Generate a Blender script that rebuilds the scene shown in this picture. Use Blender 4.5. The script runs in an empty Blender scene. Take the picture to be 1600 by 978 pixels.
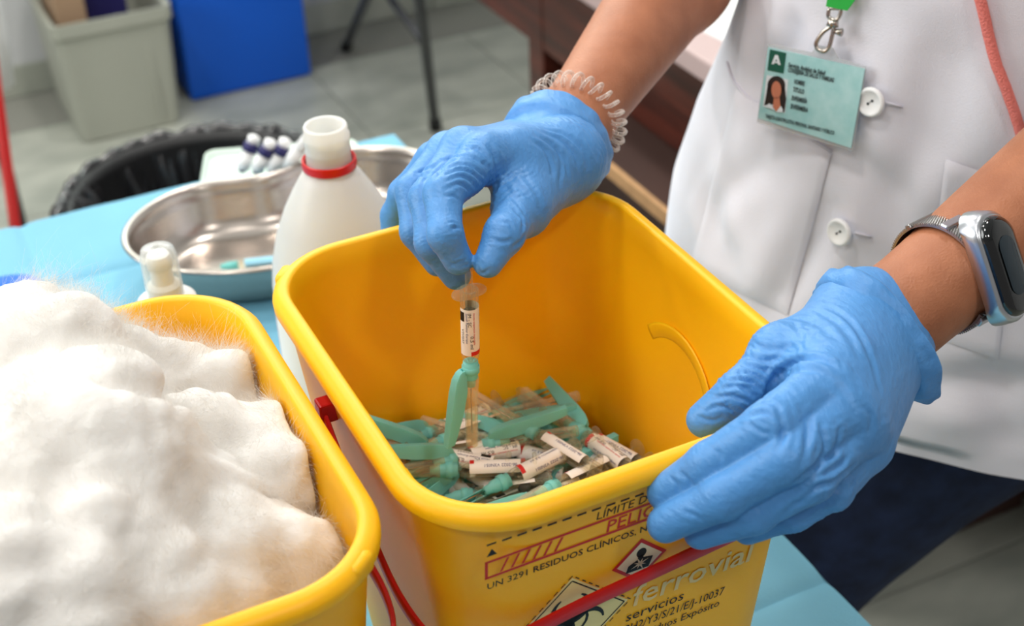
import bpy, bmesh, math, random
import numpy as np
from mathutils import Vector, Matrix, noise
from mathutils.bvhtree import BVHTree

# ------------------------------------------------------------------ camera, world, light, exposure
SC = bpy.context.scene
COL = SC.collection
FPX = 2248.76                                  # focal length in pixels of the 1600 px wide frame
BAS = np.array([[0.89774982, -0.2682307, 0.34942461],
                [-0.43914737, -0.48272268, 0.75771261],
                [-0.0345666, -0.83368525, -0.55115701]])
CAM = np.array([0.0, 0.0, 1.36])
cam_data = bpy.data.cameras.new('camera')
cam = bpy.data.objects.new('camera', cam_data)
COL.objects.link(cam)
_m = Matrix.Identity(4)
for _i in range(3):
    _m[_i][0], _m[_i][1], _m[_i][2], _m[_i][3] = BAS[_i, 0], -BAS[_i, 1], -BAS[_i, 2], CAM[_i]
cam.matrix_world = _m
cam_data.sensor_width = 36.0
cam_data.lens = FPX / 1600.0 * 36.0
cam_data.clip_start = 0.02
cam_data.dof.use_dof = True
cam_data.dof.focus_distance = 0.62
cam_data.dof.aperture_fstop = 11.0
SC.camera = cam

SC.view_settings.view_transform = 'Standard'
SC.view_settings.look = 'None'
SC.view_settings.gamma = 1.0
SC.view_settings.use_curve_mapping = False
SC.view_settings.exposure = -0.10

world = bpy.data.worlds.new('room_ambience')
SC.world = world
world.use_nodes = True
_bg = world.node_tree.nodes['Background']
_bg.inputs[0].default_value = (1.0, 0.98, 0.95, 1)
_bg.inputs[1].default_value = 0.23


def area(name, loc, target, sx, sy, power, color, shape='RECTANGLE'):
    l = bpy.data.lights.new(name, 'AREA')
    l.shape = shape
    l.size = sx
    if shape == 'RECTANGLE':
        l.size_y = sy
    l.energy = power
    l.color = color
    o = bpy.data.objects.new(name, l)
    COL.objects.link(o)
    o.location = loc
    o.rotation_euler = (Vector(target) - Vector(loc)).to_track_quat('-Z', 'Y').to_euler()
    return o


area('window_light', (-1.9, 1.6, 2.0), (0.2, 0.6, 0.9), 1.6, 1.3, 41, (0.97, 1.0, 0.97))
LAMPS = [(-0.35, 0.55), (0.75, 0.95), (-0.35, 1.9), (0.75, 2.3), (-0.9, -0.4), (0.4, -0.9)]
for _x, _y in LAMPS:
    area('ceiling_light', (_x, _y, 2.655), (_x, _y, 0), 0.26, 0.26, 9.5 if _y < 1.5 else 15.0, (1.0, 0.96, 0.91), 'DISK')


# ------------------------------------------------------------------ helpers
def ray(u, v):
    return BAS @ np.array([(u - 800.0) / FPX, (v - 489.0) / FPX, 1.0])


def at(u, v, d):
    return CAM + ray(u, v) * d


def on_z(u, v, z):
    r = ray(u, v)
    return CAM + r * ((z - CAM[2]) / r[2])


def on_plane(u, v, p, n):
    r = ray(u, v)
    n = np.asarray(n, float)
    return CAM + r * (((np.asarray(p, float) - CAM) @ n) / (r @ n))


def lin(c):
    return tuple((x / 12.92 if x <= 0.04045 else ((x + 0.055) / 1.055) ** 2.4) for x in [v / 255.0 for v in c]) + (1.0,)


def mat(name, rgb, rough=0.5, metal=0.0, trans=0.0, ior=1.45, sss=0.0, sss_r=(0.01, 0.006, 0.003), coat=0.0,
        var=0.0, var_scale=40.0, bump=0.0, bump_scale=200.0, spec=0.5, rgb2=None, stretch=None, alpha=1.0, transl=0.0,
        sheen=0.0, emit=0.0):
    m = bpy.data.materials.new(name)
    m.use_nodes = True
    nt = m.node_tree
    b = nt.nodes['Principled BSDF']
    col = lin(rgb)
    b.inputs['Base Color'].default_value = col
    b.inputs['Roughness'].default_value = rough
    b.inputs['Metallic'].default_value = metal
    b.inputs['Transmission Weight'].default_value = trans
    b.inputs['IOR'].default_value = ior
    b.inputs['Specular IOR Level'].default_value = spec
    b.inputs['Coat Weight'].default_value = coat
    b.inputs['Alpha'].default_value = alpha
    b.inputs['Sheen Weight'].default_value = sheen
    if emit:
        b.inputs['Emission Color'].default_value = col
        b.inputs['Emission Strength'].default_value = emit
    if sss:
        b.inputs['Subsurface Weight'].default_value = sss
        b.inputs['Subsurface Radius'].default_value = sss_r
        b.inputs['Subsurface Scale'].default_value = 1.0
    tc = None
    if var or bump or rgb2:
        tc = nt.nodes.new('ShaderNodeTexCoord')
        src = tc.outputs['Object']
        if stretch:
            mp = nt.nodes.new('ShaderNodeMapping')
            mp.inputs['Scale'].default_value = stretch
            nt.links.new(src, mp.inputs[0])
            src = mp.outputs[0]
    if var or rgb2:
        n = nt.nodes.new('ShaderNodeTexNoise')
        n.inputs['Scale'].default_value = var_scale
        n.inputs['Detail'].default_value = 6
        nt.links.new(src, n.inputs['Vector'])
        r = nt.nodes.new('ShaderNodeValToRGB')
        c2 = lin(rgb2) if rgb2 else tuple(max(0, x * (1 - var)) for x in col[:3]) + (1,)
        r.color_ramp.elements[0].color = c2
        r.color_ramp.elements[1].color = col if rgb2 else tuple(min(1, x * (1 + var)) for x in col[:3]) + (1,)
        r.color_ramp.elements[0].position = 0.32
        r.color_ramp.elements[1].position = 0.68
        nt.links.new(n.outputs['Fac'], r.inputs[0])
        nt.links.new(r.outputs[0], b.inputs['Base Color'])
    if bump:
        n2 = nt.nodes.new('ShaderNodeTexNoise')
        n2.inputs['Scale'].default_value = bump_scale
        n2.inputs['Detail'].default_value = 4
        nt.links.new(src, n2.inputs['Vector'])
        bp = nt.nodes.new('ShaderNodeBump')
        bp.inputs['Strength'].default_value = bump
        bp.inputs['Distance'].default_value = 0.002
        nt.links.new(n2.outputs['Fac'], bp.inputs['Height'])
        nt.links.new(bp.outputs[0], b.inputs['Normal'])
    if transl:
        t = nt.nodes.new('ShaderNodeBsdfTranslucent')
        t.inputs[0].default_value = col
        mx = nt.nodes.new('ShaderNodeMixShader')
        mx.inputs[0].default_value = transl
        out = [x for x in nt.nodes if x.type == 'OUTPUT_MATERIAL'][0]
        nt.links.new(b.outputs[0], mx.inputs[1])
        nt.links.new(t.outputs[0], mx.inputs[2])
        nt.links.new(mx.outputs[0], out.inputs[0])
    return m


def clear_mat(name, rgb, tint, base=0.08, edge=0.45, rough=0.08):
    """thin clear plastic or glass: tinted see-through with a glossy, slightly milky edge"""
    m = bpy.data.materials.new(name)
    m.use_nodes = True
    nt = m.node_tree
    b = nt.nodes['Principled BSDF']
    b.inputs['Base Color'].default_value = lin(rgb)
    b.inputs['Roughness'].default_value = rough
    b.inputs['Specular IOR Level'].default_value = 0.8
    t = nt.nodes.new('ShaderNodeBsdfTransparent')
    t.inputs[0].default_value = lin(tint)
    lw = nt.nodes.new('ShaderNodeLayerWeight')
    lw.inputs[0].default_value = 0.35
    mr = nt.nodes.new('ShaderNodeMapRange')
    mr.inputs[3].default_value = base
    mr.inputs[4].default_value = edge
    mx = nt.nodes.new('ShaderNodeMixShader')
    out = [x for x in nt.nodes if x.type == 'OUTPUT_MATERIAL'][0]
    nt.links.new(lw.outputs['Facing'], mr.inputs[0])
    nt.links.new(mr.outputs[0], mx.inputs[0])
    nt.links.new(t.outputs[0], mx.inputs[1])
    nt.links.new(b.outputs[0], mx.inputs[2])
    nt.links.new(mx.outputs[0], out.inputs[0])
    return m


M = {}


def build(name, verts, faces, m, parent=None, smooth=True):
    me = bpy.data.meshes.new(name)
    me.from_pydata([tuple(map(float, v)) for v in verts], [], [tuple(int(i) for i in f) for f in faces])
    me.validate()
    if smooth:
        me.polygons.foreach_set('use_smooth', [True] * len(me.polygons))
    if m is not None:
        me.materials.append(m)
    o = bpy.data.objects.new(name, me)
    COL.objects.link(o)
    return adopt(o, parent)


def adopt(o, parent):
    if parent is not None:
        o.parent = parent
        if parent.location.length > 0:
            o.matrix_parent_inverse = Matrix.Translation(-parent.location)
    return o


def tag(o, label=None, cat=None, group=None, kind=None):
    if label:
        o['label'] = label
    if cat:
        o['category'] = cat
    if group:
        o['group'] = group
    if kind:
        o['kind'] = kind
    return o


def thing(name, label, cat, loc=(0, 0, 0), group=None):
    o = bpy.data.objects.new(name, None)
    o.empty_display_size = 0.02
    COL.objects.link(o)
    o.location = loc
    return tag(o, label, cat, group)


def copy_tree(o, parent=None):
    c = o.copy()
    COL.objects.link(c)
    if parent is not None:
        c.parent = parent
        c.matrix_parent_inverse = o.matrix_parent_inverse.copy()
    for ch in list(o.children):
        copy_tree(ch, c)
    return c


def local(o, p):
    """shift world points into the frame of an unrotated Empty"""
    return np.asarray(p, float) - np.array(o.location)


class Geo:
    def __init__(self):
        self.v, self.f = [], []

    def add(self, v, f):
        k = len(self.v)
        self.v += [tuple(map(float, x)) for x in v]
        self.f += [tuple(int(i) + k for i in q) for q in f]
        return self

    def loft(self, rings, cap0=False, cap1=False, closed=True, wrap=False):
        n = len(rings[0])
        v = [p for r in rings for p in r]
        f = []
        R = len(rings)
        for i in range(R if wrap else R - 1):
            a, b = i * n, ((i + 1) % R) * n
            for j in range(n if closed else n - 1):
                k = (j + 1) % n
                f.append((a + j, a + k, b + k, b + j))
        if cap0:
            f.append(tuple(range(n - 1, -1, -1)))
        if cap1:
            f.append(tuple((R - 1) * n + j for j in range(n)))
        return self.add(v, f)

    def lathe(self, prof, n=32, c=(0, 0, 0), cap0=False, cap1=False):
        rings = []
        for r, z in prof:
            rings.append([(c[0] + r * math.cos(2 * math.pi * j / n), c[1] + r * math.sin(2 * math.pi * j / n), c[2] + z) for j in range(n)])
        return self.loft(rings, cap0, cap1)

    def tube(self, pts, rad, n=10, closed=False, caps=True, flat=None):
        pts = [np.asarray(p, float) for p in pts]
        R = len(pts)
        rad = [rad] * R if np.isscalar(rad) else list(rad)
        tang = []
        for i in range(R):
            a = pts[(i - 1) % R] if (closed or i > 0) else pts[i]
            b = pts[(i + 1) % R] if (closed or i < R - 1) else pts[i]
            t = b - a
            tang.append(t / (np.linalg.norm(t) + 1e-12))
        ref = np.array([0, 0, 1.0])
        if abs(tang[0] @ ref) > 0.9:
            ref = np.array([1.0, 0, 0])
        u = np.cross(tang[0], ref)
        u /= np.linalg.norm(u)
        rings = []
        for i in range(R):
            u = u - (u @ tang[i]) * tang[i]
            u /= np.linalg.norm(u)
            w = np.cross(tang[i], u)
            fu, fw = (1, 1) if flat is None else flat
            rings.append([pts[i] + rad[i] * (fu * math.cos(2 * math.pi * j / n) * u + fw * math.sin(2 * math.pi * j / n) * w) for j in range(n)])
        return self.loft(rings, caps and not closed, caps and not closed, wrap=closed)

    def box(self, c, s, bev=0.0, rot=None):
        bm = bmesh.new()
        bmesh.ops.create_cube(bm, size=1.0)
        for v in bm.verts:
            v.co = Vector((v.co.x * s[0], v.co.y * s[1], v.co.z * s[2]))
        if bev:
            bmesh.ops.bevel(bm, geom=bm.edges[:], offset=bev, segments=2, affect='EDGES', profile=0.5)
        bm.verts.index_update()
        vs = [np.array(v.co) for v in bm.verts]
        if rot is not None:
            vs = [np.array(rot) @ v for v in vs]
        vs = [v + np.array(c) for v in vs]
        fs = [[v.index for v in f.verts] for f in bm.faces]
        bm.free()
        return self.add(vs, fs)

    def obj(self, name, m, parent=None, smooth=True, angle=None):
        o = build(name, self.v, self.f, m, parent, smooth)
        if angle is not None:
            o.data.set_sharp_from_angle(angle=math.radians(angle))
        return o


def rot_z(a):
    c, s = math.cos(a), math.sin(a)
    return np.array([[c, -s, 0], [s, c, 0], [0, 0, 1]])


def rrect(w, l, r, n=8, c=(0, 0), z=0.0):
    """rounded rectangle outline, counter-clockwise from the +x side"""
    pts = []
    for qx, qy, a0 in ((1, 1, 0), (-1, 1, 90), (-1, -1, 180), (1, -1, 270)):
        for k in range(n + 1):
            a = math.radians(a0 + 90.0 * k / n)
            pts.append((c[0] + qx * (w / 2 - r) + r * math.cos(a), c[1] + qy * (l / 2 - r) + r * math.sin(a), z))
    return pts


def spline(P, n):
    """Catmull-Rom through the points"""
    P = [np.asarray(p, float) for p in P]
    P = [2 * P[0] - P[1]] + P + [2 * P[-1] - P[-2]]
    out = []
    for i in range(1, len(P) - 2):
        for k in range(n):
            t = k / n
            out.append(0.5 * (2 * P[i] + (P[i + 1] - P[i - 1]) * t + (2 * P[i - 1] - 5 * P[i] + 4 * P[i + 1] - P[i + 2]) * t * t
                              + (3 * P[i] - P[i - 1] - 3 * P[i + 1] + P[i + 2]) * t ** 3))
    out.append(P[-2])
    return out


# ---- implicit surfaces: tapered capsules blended together, meshed by surface nets
class Field:
    def __init__(self, lo, hi, h):
        self.lo, self.h = np.array(lo, float), h
        self.n = np.ceil((np.array(hi) - self.lo) / h).astype(int) + 1
        self.ax = [self.lo[i] + h * np.arange(self.n[i]) for i in range(3)]
        self.d = np.full(self.n, 1.0, np.float32)

    def capsule(self, a, b, ra, rb, k=0.0, squash=None):
        a, b = np.asarray(a, float), np.asarray(b, float)
        m = max(ra, rb) * (1.0 if squash is None else 1.0 + 0 * squash[1]) + 2 * k + 3 * self.h
        lo = np.maximum(((np.minimum(a, b) - m - self.lo) / self.h).astype(int), 0)
        hi = np.minimum(((np.maximum(a, b) + m - self.lo) / self.h).astype(int) + 2, self.n)
        if np.any(hi <= lo):
            return self
        X = self.ax[0][lo[0]:hi[0]][:, None, None] - a[0]
        Y = self.ax[1][lo[1]:hi[1]][None, :, None] - a[1]
        Z = self.ax[2][lo[2]:hi[2]][None, None, :] - a[2]
        ab = b - a
        L = max(ab @ ab, 1e-12)
        t = np.clip((X * ab[0] + Y * ab[1] + Z * ab[2]) / L, 0, 1)
        dx, dy, dz = X - t * ab[0], Y - t * ab[1], Z - t * ab[2]
        q = dx * dx + dy * dy + dz * dz
        if squash is not None:                       # squash = (unit direction, factor): thinner along that direction
            s, fct = squash
            along = dx * s[0] + dy * s[1] + dz * s[2]
            q = q + along * along * (fct * fct - 1)
        d = (np.sqrt(q) - (ra + t * (rb - ra))).astype(np.float32)
        S = np.s_[lo[0]:hi[0], lo[1]:hi[1], lo[2]:hi[2]]
        self.d[S] = smin(self.d[S], d, k)
        return self

    def mesh(self):
        return surface_nets(self.d, self.lo, self.h)


def smin(a, b, k):
    if k <= 0:
        return np.minimum(a, b)
    h = np.clip(0.5 + 0.5 * (b - a) / k, 0, 1)
    return b + (a - b) * h - k * h * (1 - h)


def surface_nets(d, lo, h):
    s = d < 0
    n = np.array(d.shape)
    cnt = np.zeros(n - 1, np.int8)
    for i in (0, 1):
        for j in (0, 1):
            for k in (0, 1):
                cnt += s[i:n[0] - 1 + i, j:n[1] - 1 + j, k:n[2] - 1 + k]
    act = (cnt > 0) & (cnt < 8)
    idx = np.argwhere(act)
    ids = np.full(act.shape, -1, np.int32)
    ids[act] = np.arange(len(idx))
    acc = np.zeros((len(idx), 3))
    num = np.zeros(len(idx))
    corners = [(i, j, k) for i in (0, 1) for j in (0, 1) for k in (0, 1)]
    for c0 in corners:
        for axis in range(3):
            if c0[axis]:
                continue
            c1 = list(c0)
            c1[axis] = 1
            v0 = d[idx[:, 0] + c0[0], idx[:, 1] + c0[1], idx[:, 2] + c0[2]]
            v1 = d[idx[:, 0] + c1[0], idx[:, 1] + c1[1], idx[:, 2] + c1[2]]
            cr = (v0 < 0) != (v1 < 0)
            t = np.where(cr, v0 / np.where(cr, v0 - v1, 1), 0)
            p = np.tile(np.array(c0, float), (len(idx), 1))
            p[:, axis] += t
            acc[cr] += p[cr]
            num[cr] += 1
    verts = (idx + acc / num[:, None]) * h + lo
    faces = []
    for axis in range(3):
        a, b = (axis + 1) % 3, (axis + 2) % 3
        sl0 = [slice(None)] * 3
        sl1 = [slice(None)] * 3
        sl0[axis] = slice(0, -1)
        sl1[axis] = slice(1, None)
        s0, s1 = s[tuple(sl0)], s[tuple(sl1)]
        e = np.argwhere(s0 != s1)
        ok = (e[:, a] > 0) & (e[:, b] > 0) & (e[:, a] < n[a] - 1) & (e[:, b] < n[b] - 1)
        e = e[ok]
        flip = s0[e[:, 0], e[:, 1], e[:, 2]]
        q = []
        for da, db in ((0, 0), (-1, 0), (-1, -1), (0, -1)):
            c = e.copy()
            c[:, a] += da
            c[:, b] += db
            q.append(ids[c[:, 0], c[:, 1], c[:, 2]])
        q = np.stack(q, 1)
        q = np.where(flip[:, None], q, q[:, ::-1])
        faces.append(q)
    return verts, np.concatenate(faces)


def vnormals(v, f):
    fn = np.cross(v[f[:, 2]] - v[f[:, 0]], v[f[:, 3]] - v[f[:, 1]])
    n = np.zeros_like(v)
    for i in range(4):
        np.add.at(n, f[:, i], fn)
    return n / (np.linalg.norm(n, axis=1)[:, None] + 1e-12)


def smooth_verts(v, f, it, w=0.5):
    for _ in range(it):
        s = np.zeros_like(v)
        c = np.zeros(len(v))
        for i in range(4):
            for j in (1, 3):
                np.add.at(s, f[:, i], v[f[:, (i + j) % 4]])
                np.add.at(c, f[:, i], 1)
        v = v + w * (s / np.maximum(c, 1)[:, None] - v)
    return v


def fbm(p, s, o=3):
    return np.array([noise.fractal(Vector(q), 1.0, 2.0, o) for q in (p * s)])


def ridge(p, sc, off=0.0):
    """ridged folds of anisotropic noise"""
    q = p * np.asarray(sc) + off
    x = np.array([noise.noise(Vector(t)) for t in q])
    return 1 - np.abs(x) * 2.2


def polyfill(geo, pts2, frame, lift):
    """flat print: a 2-D polygon on a surface frame (origin, right, up, normal)"""
    o, r, u, n = frame
    vs = [o + r * a + u * b + n * lift for a, b in pts2]
    geo.add(vs, [tuple(range(len(vs)))])


def strip2(pts, w):
    out = []
    for i in range(len(pts) - 1):
        a, b = np.array(pts[i], float), np.array(pts[i + 1], float)
        t = b - a
        t /= np.linalg.norm(t) + 1e-12
        nn = np.array([-t[1], t[0]]) * w / 2
        out.append([tuple(a + nn), tuple(a - nn), tuple(b - nn), tuple(b + nn)])
    return out


def text(name, body, frame, xy, size, m, parent, width=None, slant=0.0, bold=0.0, lift=0.0003, align='LEFT', xscale=1.0, rot=0.0):
    """printed lettering as a thin mesh lying on a surface frame"""
    cu = bpy.data.curves.new(name, 'FONT')
    cu.body = body
    cu.size = size
    cu.shear = slant
    cu.offset = bold
    cu.align_x = align
    cu.resolution_u = 2
    tmp = bpy.data.objects.new(name, cu)
    COL.objects.link(tmp)
    bpy.context.view_layer.update()
    me = bpy.data.meshes.new_from_object(tmp)
    bpy.data.objects.remove(tmp)
    bpy.data.curves.remove(cu)
    n = len(me.vertices)
    co = np.empty(n * 3)
    me.vertices.foreach_get('co', co)
    co = co.reshape(-1, 3)
    if width and n:
        xscale = width / max(1e-6, co[:, 0].max() - min(0, co[:, 0].min()))
    co[:, 0] *= xscale
    c, s = math.cos(rot), math.sin(rot)
    x, y = co[:, 0] * c - co[:, 1] * s, co[:, 0] * s + co[:, 1] * c
    o, r, u, nn = [np.asarray(t, float) for t in frame]
    P = o + np.outer(x + xy[0], r) + np.outer(y + xy[1], u) + nn * lift
    me.vertices.foreach_set('co', P.ravel())
    me.materials.clear()
    me.materials.append(m)
    ob = bpy.data.objects.new(name, me)
    COL.objects.link(ob)
    return adopt(ob, parent)


# ------------------------------------------------------------------ materials
M['yellow'] = mat('yellow_plastic', (255, 188, 5), 0.42, sss=0.25, sss_r=(0.006, 0.003, 0.0006), bump=0.03, bump_scale=600)
M['red'] = mat('red_plastic', (205, 14, 14), 0.35)
M['black_ink'] = mat('black_ink', (22, 20, 20), 0.6)
M['red_ink'] = mat('red_ink', (205, 25, 20), 0.5)
M['name_ink'] = mat('name_print', (238, 206, 140), 0.5)
M['pale_ink'] = mat('pale_ink', (245, 225, 190), 0.5)
M['label_yellow'] = mat('pale_print', (246, 222, 150), 0.5)
M['cloth'] = mat('blue_drape', (120, 182, 208), 0.75, bump=0.25, bump_scale=900, var=0.04, var_scale=14)
M['cloth_under'] = mat('table_laminate', (196, 198, 196), 0.5)
M['steel'] = mat('stainless_steel', (186, 176, 168), 0.26, metal=1.0)
M['dark_metal'] = mat('dark_grey_metal', (62, 64, 68), 0.45, metal=0.3)
M['chrome'] = mat('chrome_clip', (190, 182, 172), 0.25, metal=1.0)
M['tile'] = mat('marble_tile', (194, 196, 184), 0.32, var_scale=5, rgb2=(154, 158, 148), bump=0.02, stretch=(1, 2.2, 1))
M['grout'] = mat('tile_grout', (140, 140, 132), 0.9)
M['wall'] = mat('painted_wall', (205, 206, 208), 0.8, var=0.03, var_scale=3)
M['wood'] = mat('mahogany', (92, 40, 28), 0.35, rgb2=(48, 20, 15), var_scale=9, stretch=(1, 0.6, 7), bump=0.05)
M['wood_dull'] = mat('dull_brown_board', (70, 44, 36), 0.6, rgb2=(58, 36, 30), var_scale=6)
M['raw_edge'] = mat('raw_board_edge', (190, 148, 104), 0.7, var=0.15, var_scale=60)
M['desk_top'] = mat('pale_desk_edge', (196, 172, 170), 0.5)
M['paper'] = mat('white_paper', (238, 238, 238), 0.8)
M['crate'] = mat('grey_plastic', (178, 180, 168), 0.55)
M['card_brown'] = mat('cardboard', (176, 146, 118), 0.85)
M['navy'] = mat('navy_print', (38, 34, 92), 0.5)
M['blue_box'] = mat('blue_plastic', (10, 100, 226), 0.5)
M['black_bag'] = mat('black_bag', (30, 30, 33), 0.26, spec=1.0, bump=0.8, bump_scale=38, stretch=(1, 1, .35))
M['black'] = mat('black_plastic', (16, 16, 18), 0.5)
M['bottle'] = mat('milky_plastic', (240, 238, 232), 0.38, sss=0.5, sss_r=(0.02, 0.018, 0.014), transl=0.25)
M['white'] = mat('white_plastic', (240, 240, 240), 0.4)
M['clear'] = clear_mat('clear_plastic', (245, 246, 245), (252, 252, 250), 0.04, 0.6)
M['glass'] = clear_mat('syringe_glass', (206, 198, 172), (253, 252, 247), 0.01, 0.42, 0.05)
M['cap_clear'] = clear_mat('needle_cap_clear', (250, 244, 226), (253, 249, 238), 0.05, 0.50, 0.12)
M['teal'] = mat('teal_plastic', (156, 236, 232), 0.35, sss=0.2, sss_r=(0.002, 0.004, 0.004), transl=0.45)
M['stopper'] = mat('grey_rubber', (40, 38, 38), 0.6)
M['label'] = mat('label_paper', (236, 232, 226), 0.55)
M['pale_green'] = mat('pale_green_plastic', (214, 232, 220), 0.5)
M['cotton'] = mat('cotton_wool', (228, 225, 221), 1.0, sss=0.5, sss_r=(0.012, 0.011, 0.01), bump=0.35, bump_scale=300, spec=0.05)
M['fibre'] = mat('cotton_fibre', (232, 229, 225), 1.0, spec=0.05, transl=0.4)

# ------------------------------------------------------------------ room shell
fl = Geo().box((0.9, 1.2, -0.012), (6.6, 6.6, 0.02)).obj('floor', M['grout'], smooth=False)
tag(fl, kind='structure')
tile_me = None
T = 0.40
for ix in range(-6, 9):
    for iy in range(-5, 9):
        cx, cy = 0.30 + T * ix, 0.03 + T * iy
        if cy + T / 2 > 3.24 or cx > 3.8:
            continue
        if tile_me is None:
            o = Geo().box((0, 0, 0), (T - 0.004, T - 0.004, 0.012), 0.0012).obj('tile', M['tile'], fl, smooth=False)
            tile_me = o.data
        else:
            o = bpy.data.objects.new('tile', tile_me)
            COL.objects.link(o)
            o.parent = fl
        o.location = (cx, cy, 0.0 - 0.006 + 0.0003 * ((ix * 7 + iy * 3) % 3))
WY = 3.235
tag(Geo().box((0.9, WY + 0.06, 1.36), (6.6, 0.12, 2.74)).obj('wall_back', M['wall'], smooth=False), kind='structure')
bb = tag(Geo().box((0.9, WY - 0.004, 0.035), (6.6, 0.008, 0.07)).obj('baseboard_back', M['grout'], smooth=False), kind='structure')
for ix in range(-6, 9):
    Geo().box((0.30 + T * ix, WY - 0.009, 0.036), (T - 0.004, 0.010, 0.072), 0.001).obj('tile', M['tile'], bb, smooth=False)
tag(Geo().box((2.06, 0.9, 1.36), (0.12, 4.8, 2.74)).obj('wall_right_unseen', M['wall'], smooth=False), kind='structure')  # unseen wall, added to keep ambient light off the floor below the desk
tag(Geo().box((0.9, 1.0, 2.72), (6.6, 6.2, 0.06)).obj('ceiling', M['wall'], smooth=False), kind='structure')
wn = thing('window_1', None, None, (0.9, WY - 0.01, 1.9))
tag(wn, kind='structure')
M['daylight'] = mat('daylit_pane', (236, 246, 240), 0.3, emit=4.5)
M['wframe'] = mat('window_frame_white', (225, 226, 226), 0.5)
for i in range(3):
    Geo().box((0.05 + 0.72 * i, WY - 0.004, 2.02), (0.64, 0.006, 1.12)).obj('pane', M['daylight'], wn, smooth=False)
for i in range(4):
    Geo().box((-0.31 + 0.72 * i, WY - 0.012, 2.02), (0.06, 0.024, 1.24), 0.003).obj('mullion', M['wframe'], wn, smooth=False)
for z in (1.43, 2.61):
    Geo().box((0.77, WY - 0.013, z), (2.22, 0.026, 0.06), 0.003).obj('rail', M['wframe'], wn, smooth=False)
M['lamp'] = mat('lamp_diffuser', (255, 246, 232), 0.5, emit=1.5)
for i, (x, y) in enumerate(LAMPS):
    t = thing('ceiling_light', 'round recessed ceiling light over ' + ['the left end of the treatment table', 'the desk behind the nurse', 'the floor left of the black rubbish bin', 'the folding table', 'the floor behind the photographer, left', 'the floor behind the photographer, right'][i], 'ceiling light', (x, y, 2.665), 'round ceiling lights')
    Geo().lathe([(0.145, 0.025), (0.165, 0.02), (0.165, 0.0), (0.14, 0.0), (0.135, 0.012)], 32, (x, y, 2.665)).obj('trim_ring', M['white'], t)
    Geo().lathe([(0.0005, 0.014), (0.136, 0.014)], 32, (x, y, 2.665)).obj('diffuser', M['lamp'], t)

# ------------------------------------------------------------------ treatment table with its blue drape
TX0, TX1, TY0, TY1, TZ = -0.42, 0.419, 0.10, 1.165, 0.75
tt = thing('treatment_table', 'rectangular table under the blue drape, bins and bottle', 'table', (0, 0.6, 0))
Geo().box(((TX0 + TX1) / 2, (TY0 + TY1) / 2, TZ - 0.0210), (TX1 - TX0 - 0.01, TY1 - TY0 - 0.01, 0.026), 0.003).obj('tabletop', M['cloth_under'], tt, smooth=False)
for sx in (TX0 + 0.04, TX1 - 0.06):
    for sy in (TY0 + 0.05, TY1 - 0.06):
        Geo().box((sx, sy, 0.358), (0.03, 0.03, 0.714), 0.003).obj('leg', M['dark_metal'], tt, smooth=False)


def drape():
    nx, ny = 241, 300
    xs = np.linspace(TX0 - 0.006, TX1 + 0.004, nx)
    ys = np.linspace(TY0 - 0.006, TY1 + 0.004, ny)
    V = []
    for y in ys:
        for x in xs:
            z = TZ + 0.0014
            for fx in (0.074, 0.362, -0.22):
                z -= 0.0040 * math.exp(-abs(x - fx) / 0.0045)
            for fy in (1.058, 0.49, 0.77):
                z -= 0.0040 * math.exp(-abs(y - fy) / 0.0045)
            z += 0.0012 * noise.noise(Vector((x * 9, y * 9, 0.3))) + 0.0004 * noise.noise(Vector((x * 40, y * 40, 0.3)))
            V.append((x, y, z))
    F = [(j * nx + i, j * nx + i + 1, (j + 1) * nx + i + 1, (j + 1) * nx + i) for j in range(ny - 1) for i in range(nx - 1)]
    g = Geo().add(V, F)
    rim = [j for j in range(nx)] + [j * nx + nx - 1 for j in range(1, ny)] + [(ny - 1) * nx + i for i in range(nx - 2, -1, -1)] + [j * nx for j in range(ny - 2, 0, -1)]
    top = [np.array(V[i]) for i in rim]
    cen = np.array([(TX0 + TX1) / 2, (TY0 + TY1) / 2, 0])
    rings = [top]
    for dz, out in ((0.004, 0.003), (0.014, 0.004), (0.028, 0.005), (0.045, 0.006)):
        ring = []
        for k, p in enumerate(top):
            q = p.copy()
            q[0] += math.copysign(out, p[0] - cen[0]) if abs(abs(p[0] - cen[0]) - (TX1 - TX0) / 2) < 0.01 else 0
            q[1] += math.copysign(out, p[1] - cen[1]) if abs(abs(p[1] - cen[1]) - (TY1 - TY0) / 2) < 0.01 else 0
            q[2] = TZ - dz
            ring.append(q)
        rings.append(ring)
    g.loft(rings[::-1])
    return g


tag(drape().obj('table_drape', M['cloth'], angle=50), 'light blue disposable drape with fold creases spread over the table', 'drape')

# ------------------------------------------------------------------ yellow waste bins
BW, BL, BR, RZ, BH = 0.1712, 0.2061, 0.036, 1.010, 0.258
BCX, BCY = 0.2255, 0.4710
TAPER = 0.105


def bin_ring(off, z, drop=0.0):
    o = off - TAPER * drop
    return rrect(BW + 2 * o, BL + 2 * o, max(0.006, BR + o), 12, (BCX, BCY), z)


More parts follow.
